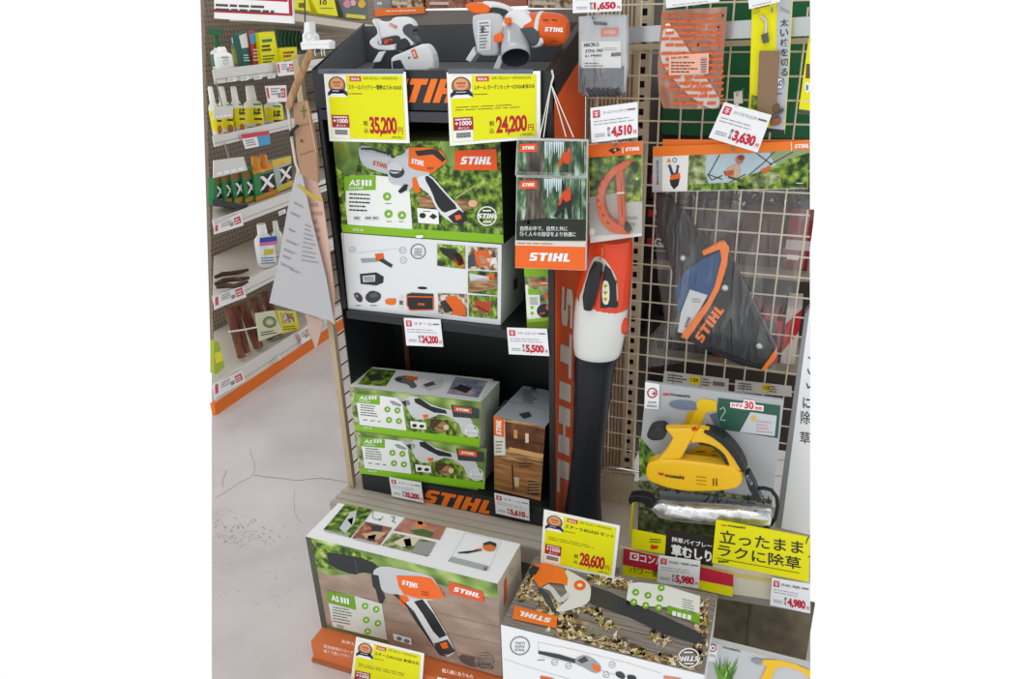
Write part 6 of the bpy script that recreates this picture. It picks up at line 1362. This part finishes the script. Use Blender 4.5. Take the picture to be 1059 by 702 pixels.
leaves(150, 300, 130, 370, 70, 16); leaves(230, 390, 360, 520, 120, 26); leaves(250, 520, 520, 580, 60, 22); leaves(470, 560, 860, 690, 150, 24); leaves(440, 460, 510, 500, 14, 14); leaves(640, 520, 720, 550, 22, 16)
leaves(840, 380, 870, 640, 80, 18); leaves(420, 290, 560, 330, 55, 20); leaves(360, 420, 440, 440, 14, 14); leaves(200, 370, 260, 420, 24, 14); leaves(560, 600, 640, 620, 20, 10)
t.poly([(412, 330), (480, 352), (560, 390), (700, 450), (850, 520), (862, 556), (830, 560), (700, 520), (560, 452), (470, 420), (405, 398)], C('#383c42', .4), 9)
t.poly([(300, 258), (360, 290), (400, 318), (412, 350), (402, 400), (350, 420), (290, 436), (265, 430), (300, 400), (325, 375), (300, 330)], C('#dcdfe1', .4), 9, 1)
t.poly([(165, 262), (190, 242), (240, 240), (300, 262), (318, 300), (314, 330), (290, 322), (240, 318), (205, 338), (185, 310)], C('#ee7a26', .4), 10, 0); t.poly([(160, 268), (180, 248), (205, 258), (190, 285), (168, 292)], C('#35383c', .4), 11)
t.poly([(205, 338), (240, 360), (262, 410), (270, 436), (240, 410), (214, 370), (196, 344)], C('#43474c', .4), 10); t.poly([(214, 338), (245, 350), (278, 398), (300, 395), (325, 372), (318, 352), (290, 378), (262, 340), (240, 322)], C('#caced1', .4), 10); t.circ(365, 328, 24, C('#ee6a26'), 11, 20); t.circ(365, 328, 10, '#f5e3d8', 12, 7)
t.poly([(560, 320), (605, 316), (710, 330), (846, 372), (842, 440), (712, 415), (548, 408)], C('#e8ece8', .4), 9)
sysicons(t, ((588, 356), (637, 368), (684, 380), (580, 395), (628, 408), (680, 418), (690, 338)), 14, 10)
t.lines(775, 380, 830, 430, 5, '#50565a', 10, sk=12, w=.3); t.poly([(716, 408), (845, 446), (840, 482), (712, 440)], C('#74ad20', .45), 10)
for i in range(4): t.poly([(735 + 20*i, 430 + 5*i), (750 + 20*i, 434 + 5*i), (748 + 20*i, 452 + 5*i), (733 + 20*i, 448 + 5*i)], WHITE, 11)
logo(t, [(272, 500), (96, 462), (104, 410), (275, 452)], 9, C('#f07a26', .4))
badge(t, 800, 618, 44, 10, 40, flip=True)
a = Art(c.pl, C3)
badge(a, 126, 570, 40, 1, 38, col='#7d848a', txt="THAT'S HOW STIHL")
a.line([(198, 556), (340, 585), (560, 640), (690, 680)], 1.4, '#b5babf', 1); a.line([(198, 556), (200, 588)], 1.4, '#b5babf', 1); a.line([(205, 612), (345, 640), (520, 690)], 1.4, '#b5babf', 1)
a.poly([(198, 590), (280, 604), (350, 625), (350, 640), (270, 620), (200, 602)], '#34373b', 2); a.poly([(345, 622), (385, 605), (430, 632), (450, 655), (446, 676), (420, 680), (380, 655), (350, 645)], '#9aa0a5', 3, 1); a.poly([(410, 640), (448, 654), (446, 674), (420, 668)], ORG, 4); a.poly([(355, 628), (385, 612), (400, 630), (372, 640)], '#3f4347', 4)
for x, y in ((264, 636), (320, 650), (494, 646), (470, 686)): a.ring(x, y, 13, 2, '#8b9196', 2, 16); a.line([(x - 7, y + 3), (x + 7, y - 2)], 2, '#8b9196', 2)
a.poly([(505, 675), (530, 672), (548, 690), (540, 706), (512, 694)], '#3a3d41', 2, 1); a.poly([(552, 684), (590, 690), (590, 715), (556, 708)], '#2d3034', 2, 1)
a.line([(60, 622), (180, 662), (330, 705)], 1.4, '#b9bec2', 1); a.lines(196, 624, 236, 632, 1, '#7d848a', 2)
a.poly([(700, 690), (770, 700), (770, 730), (700, 730)], '#d98a72', 2); a.poly([(208, 690), (260, 700), (258, 720), (206, 715)], '#d9622a', 2)
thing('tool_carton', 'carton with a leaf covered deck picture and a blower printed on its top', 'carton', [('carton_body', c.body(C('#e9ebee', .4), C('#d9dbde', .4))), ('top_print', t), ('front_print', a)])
# card on the blower carton
q28 = [C3(*p) for p in ((222, 27), (525, 92), (502, 303), (208, 240))]

yellow_card(q28, 1.366, 'スチールBGA50 セット', '28,600', 'yellow price card reading 28,600 standing over the leaf picture carton', True)
qlow = [C2(*p) for p in ((220, 552), (464, 612), (450, 770), (202, 700))]
yellow_card([qlow[0], qlow[1], C2(452, 790), C2(196, 740)], yt - .012, 'スチールRCA20 本体のみ', ' ', 'yellow price card stuck on the orange floor tray', True)
# corner carton
A2s = .00206
yk = at_scale(735, 665, A2s).y
tl, tr_ = B6(292, 562), (837.5, 690)
pa = PY(yk).at(*tl); pb = PZ(pa.z).at(*tr_)
br = proj(Vector((pb.x, pb.y, 0))); bl_ = proj(Vector((pa.x, pa.y, 0)))
c = Carton(tl, tr_, br, bl_, yk, .016)
a = Art(c.pl, B6)
a.poly([(288, 566), (322, 576), (318, 640), (284, 632)], C('#eceeef'), 1); a.ring(303, 584, 15, 4, '#a83a50', 2); a.rect(300, 580, 308, 588, '#a83a50', 2); a.text('GOOD', (290, 614), (314, 619), 7, '#6d7278', 2)
a.text('musashi', (342, 584), (408, 600), 9, '#4a4e54', 2, bold=.03)
for k in range(26):
    x = random.uniform(305, 400); b = (352 + random.uniform(-25, 25), 715); tip = (x + random.uniform(-12, 12), random.uniform(612, 665)); mid = ((b[0] + tip[0]) / 2 + random.uniform(-8, 8), (b[1] + tip[1]) / 2)
    a.poly([(b[0] - 5, b[1]), mid, tip, (mid[0] + 7, mid[1] + 3), (b[0] + 5, b[1])], random.choice(['#4f8a2a', '#6fa63a', '#8dbb4c', '#3c6f22', '#a9cc6a']), 2 + k % 4)
a.poly([(444, 628), (470, 622), (500, 632), (495, 648), (465, 646)], C('#8d939a', .4), 6, 1); a.poly([(495, 628), (560, 630), (620, 646), (676, 670), (676, 702), (640, 672), (580, 654), (545, 660), (520, 715), (480, 715), (510, 655), (492, 645)], C('#efc01a', .4), 7, 0)
thing('picture_board', 'grey board with a grass picture and yellow handle at the foot of the kick plate', 'display board', [('board', c.body(C('#c3c6c9', .4))), ('front_print', a)])

# ================================================================== LEFT OF THE STAND: END PANEL AND HANGING SHEETS
POST = C('#b5a484', .5)
ep = MB(); X0 = -1.142
ep.bar((X0, 1.60, ZDECK + .005), (X0, 1.60, 1.40), .016, .016, POST, (0, 1, 0))
ew = MB()
for k in range(27): z = .24 + .045 * k; ew.tube([(X0, 1.605, z), (X0, 1.87, z)], .0022, C('#3d342c', .5), 6)
eb = MB(); eb.bar((X0, 1.872, ZDECK + .005), (X0, 1.872, 1.40), .016, .016, POST, (0, 1, 0)); et = MB(); et.bar((X0, 1.6, 1.40), (X0, 1.872, 1.40), .014, .014, POST)
thing('wire_end_panel', 'beige wire end panel standing between the aisle and the black stand', 'wire panel', [('front_post', ep), ('rear_post', eb), ('top_bar', et), ('wire_mesh', ew)])
HPn = PY(1.52)
cd = MB(); cd.tube([HPn.at(314, -60), HPn.at(315.5, 25)], .0016, '#3a3c3e', 6)
cl = MB(); cl.slab(HPn, C6, [(82, 135), (112, 132), (118, 200), (138, 215), (142, 245), (205, 242), (236, 255), (234, 298), (150, 296), (66, 304), (58, 262), (72, 250), (70, 210), (80, 196)], C('#e9ebec', .25), .012, -.012, .004)
cl2 = MB(); q = HPn.moved(.006)
for x in (152, 192, 208): cl2.tube([q.at(*C6(x, 285)), q.at(*C6(x - 3, 318)), q.at(*C6(x + 3, 338))], .0014, '#d6d8da', 5)
clr = Art(HPn.moved(.0125), C6); clr.ring(112, 220, 22, 5, '#c3c7ca', 1, 18, 24); clr.line([(66, 272), (232, 268)], 2, '#c0c4c8', 1)
thing('hanging_clamp', 'white plastic clamp hanging on a dark cord above the wooden stick', 'clamp', [('clamp_body', cl, [('clamp_rib', clr)]), ('cord', cd), ('wire_hook', cl2)])
WD = ramp_mat('pale_wood_stick', [(.3, '#8d6a4a'), (.5, '#a9835c'), (.7, '#c29c74')], 14, 3, (6, 6, 1))
ws = MB(); q = HPn.moved(.002); ws.tube([q.at(*A1(*p)) for p in ((470, 222), (440, 300), (400, 390), (370, 470), (366, 488))], [.0075, .008, .008, .0085, .008], WD, 8)
one('wooden_stick', 'pale wooden stick slanting down from the white clamp', 'stick', ws)
kr = MB(); kq_ = PY(1.53); kr.slab(kq_, A1, [(385, 470), (445, 455), (470, 560), (492, 690), (500, 830), (420, 790), (402, 700)], C('#a88468', .6), .004, -.004, .001)
kra = Art(kq_.moved(.0045), A1); kra.line([(405, 575), (462, 560)], 3, '#8a5f42', 1); kra.line([(415, 705), (485, 680)], 3, '#8a5f42', 1); kra.line([(432, 480), (436, 535)], 5, '#3f7a3a', 1); kra.line([(418, 505), (452, 500)], 5, '#3f7a3a', 1); kra.circ(425, 640, 7, '#6a4530', 1); kra.line([(448, 460), (490, 690)], 3, '#d9b48e', 1)
thing('brown_card_sleeve', 'brown cardboard sleeve with a green mark hanging below the stick', 'card', [('sleeve', kr), ('sleeve_print', kra)])
pn = MB(); pn.slab(PY(1.545), A2, [(418, 168), (490, 200), (520, 300), (545, 480), (572, 700), (575, 860), (480, 780), (430, 560), (400, 330)], C('#d9b5a4', .6), 0, -.003, 0)
pna = Art(PY(1.545), A2); pna.lines(440, 300, 520, 640, 9, '#b99484', 1)
thing('pink_paper_sheet', 'pale pink paper sheet behind the white catalogue sheet', 'paper', [('sheet', pn), ('sheet_print', pna)])
bn = MB(); bn.slab(PY(1.55), A3, [(440, 195), (525, 230), (490, 362), (470, 300)], C('#b9a193', .6), 0, -.003, 0)
one('brown_paper_corner', 'pointed brown paper corner hanging under the white sheet', 'paper', bn)
wc_ = PY(1.53); wsq = [A2(402, 158), A2(424, 170), A2(468, 400), A2(520, 640), (345, 333), A3(280, 145), A2(300, 660), A2(345, 400)]
wsq = [A2(404, 150), A2(428, 180), A2(470, 380), A2(535, 640), A3(572, 232), A3(430, 190), A3(278, 145), A2(322, 560), A2(362, 330)]
wsm = MB(); wsm.slab(wc_, PXV, wsq, C('#b4b4b8', .5), .001, -.001, 0)
wsa = Art(wc_.moved(.001), A2); wsa.poly([(400, 226), (412, 222), (470, 262), (520, 292), (519, 304), (460, 278)], C('#b9a42a', .5), 2)
for x, y, w_ in ((390, 300, 50), (375, 345, 60), (368, 420, 40), (355, 470, 60), (345, 510, 60), (340, 540, 40), (330, 575, 70), (372, 600, 55)): wsa.lines(x, y, x + w_, y + 12, 2, '#7d8086', 1, sk=w_ * .45)
for k in range(9): wsa.lines(470 - k * 5, 400 + k * 20, 530 - k * 6, 412 + k * 20, 1, '#8d8f94', 1, sk=20) if False else wsa.lines(440 - k * 2, 400 + k * 20, 476 + k * 4, 412 + k * 20, 1, '#8d8f94', 1, sk=14)
thing('catalogue_sheet', 'large white printed sheet with a yellow line hanging beside the stand', 'paper', [('sheet', wsm), ('sheet_print', wsa)])
dc = MB(); dc.tube([PY(1.515).at(*A1(*p)) for p in ((408, 570), (392, 585), (376, 600), (372, 618), (385, 610))], .004, '#26282b', 7)
one('binder_clip', 'small dark clip at the top of the white hanging sheet', 'clip', dc)
rod = MB(); rod.tube([PY(1.525).at(*A1(*p)) for p in ((362, 486), (370, 540), (382, 640), (398, 740), (414, 780))], .0035, C('#c9c3b4', .4), 7)
one('thin_rod', 'thin pale rod running down from the wooden stick to the sheet', 'rod', rod)
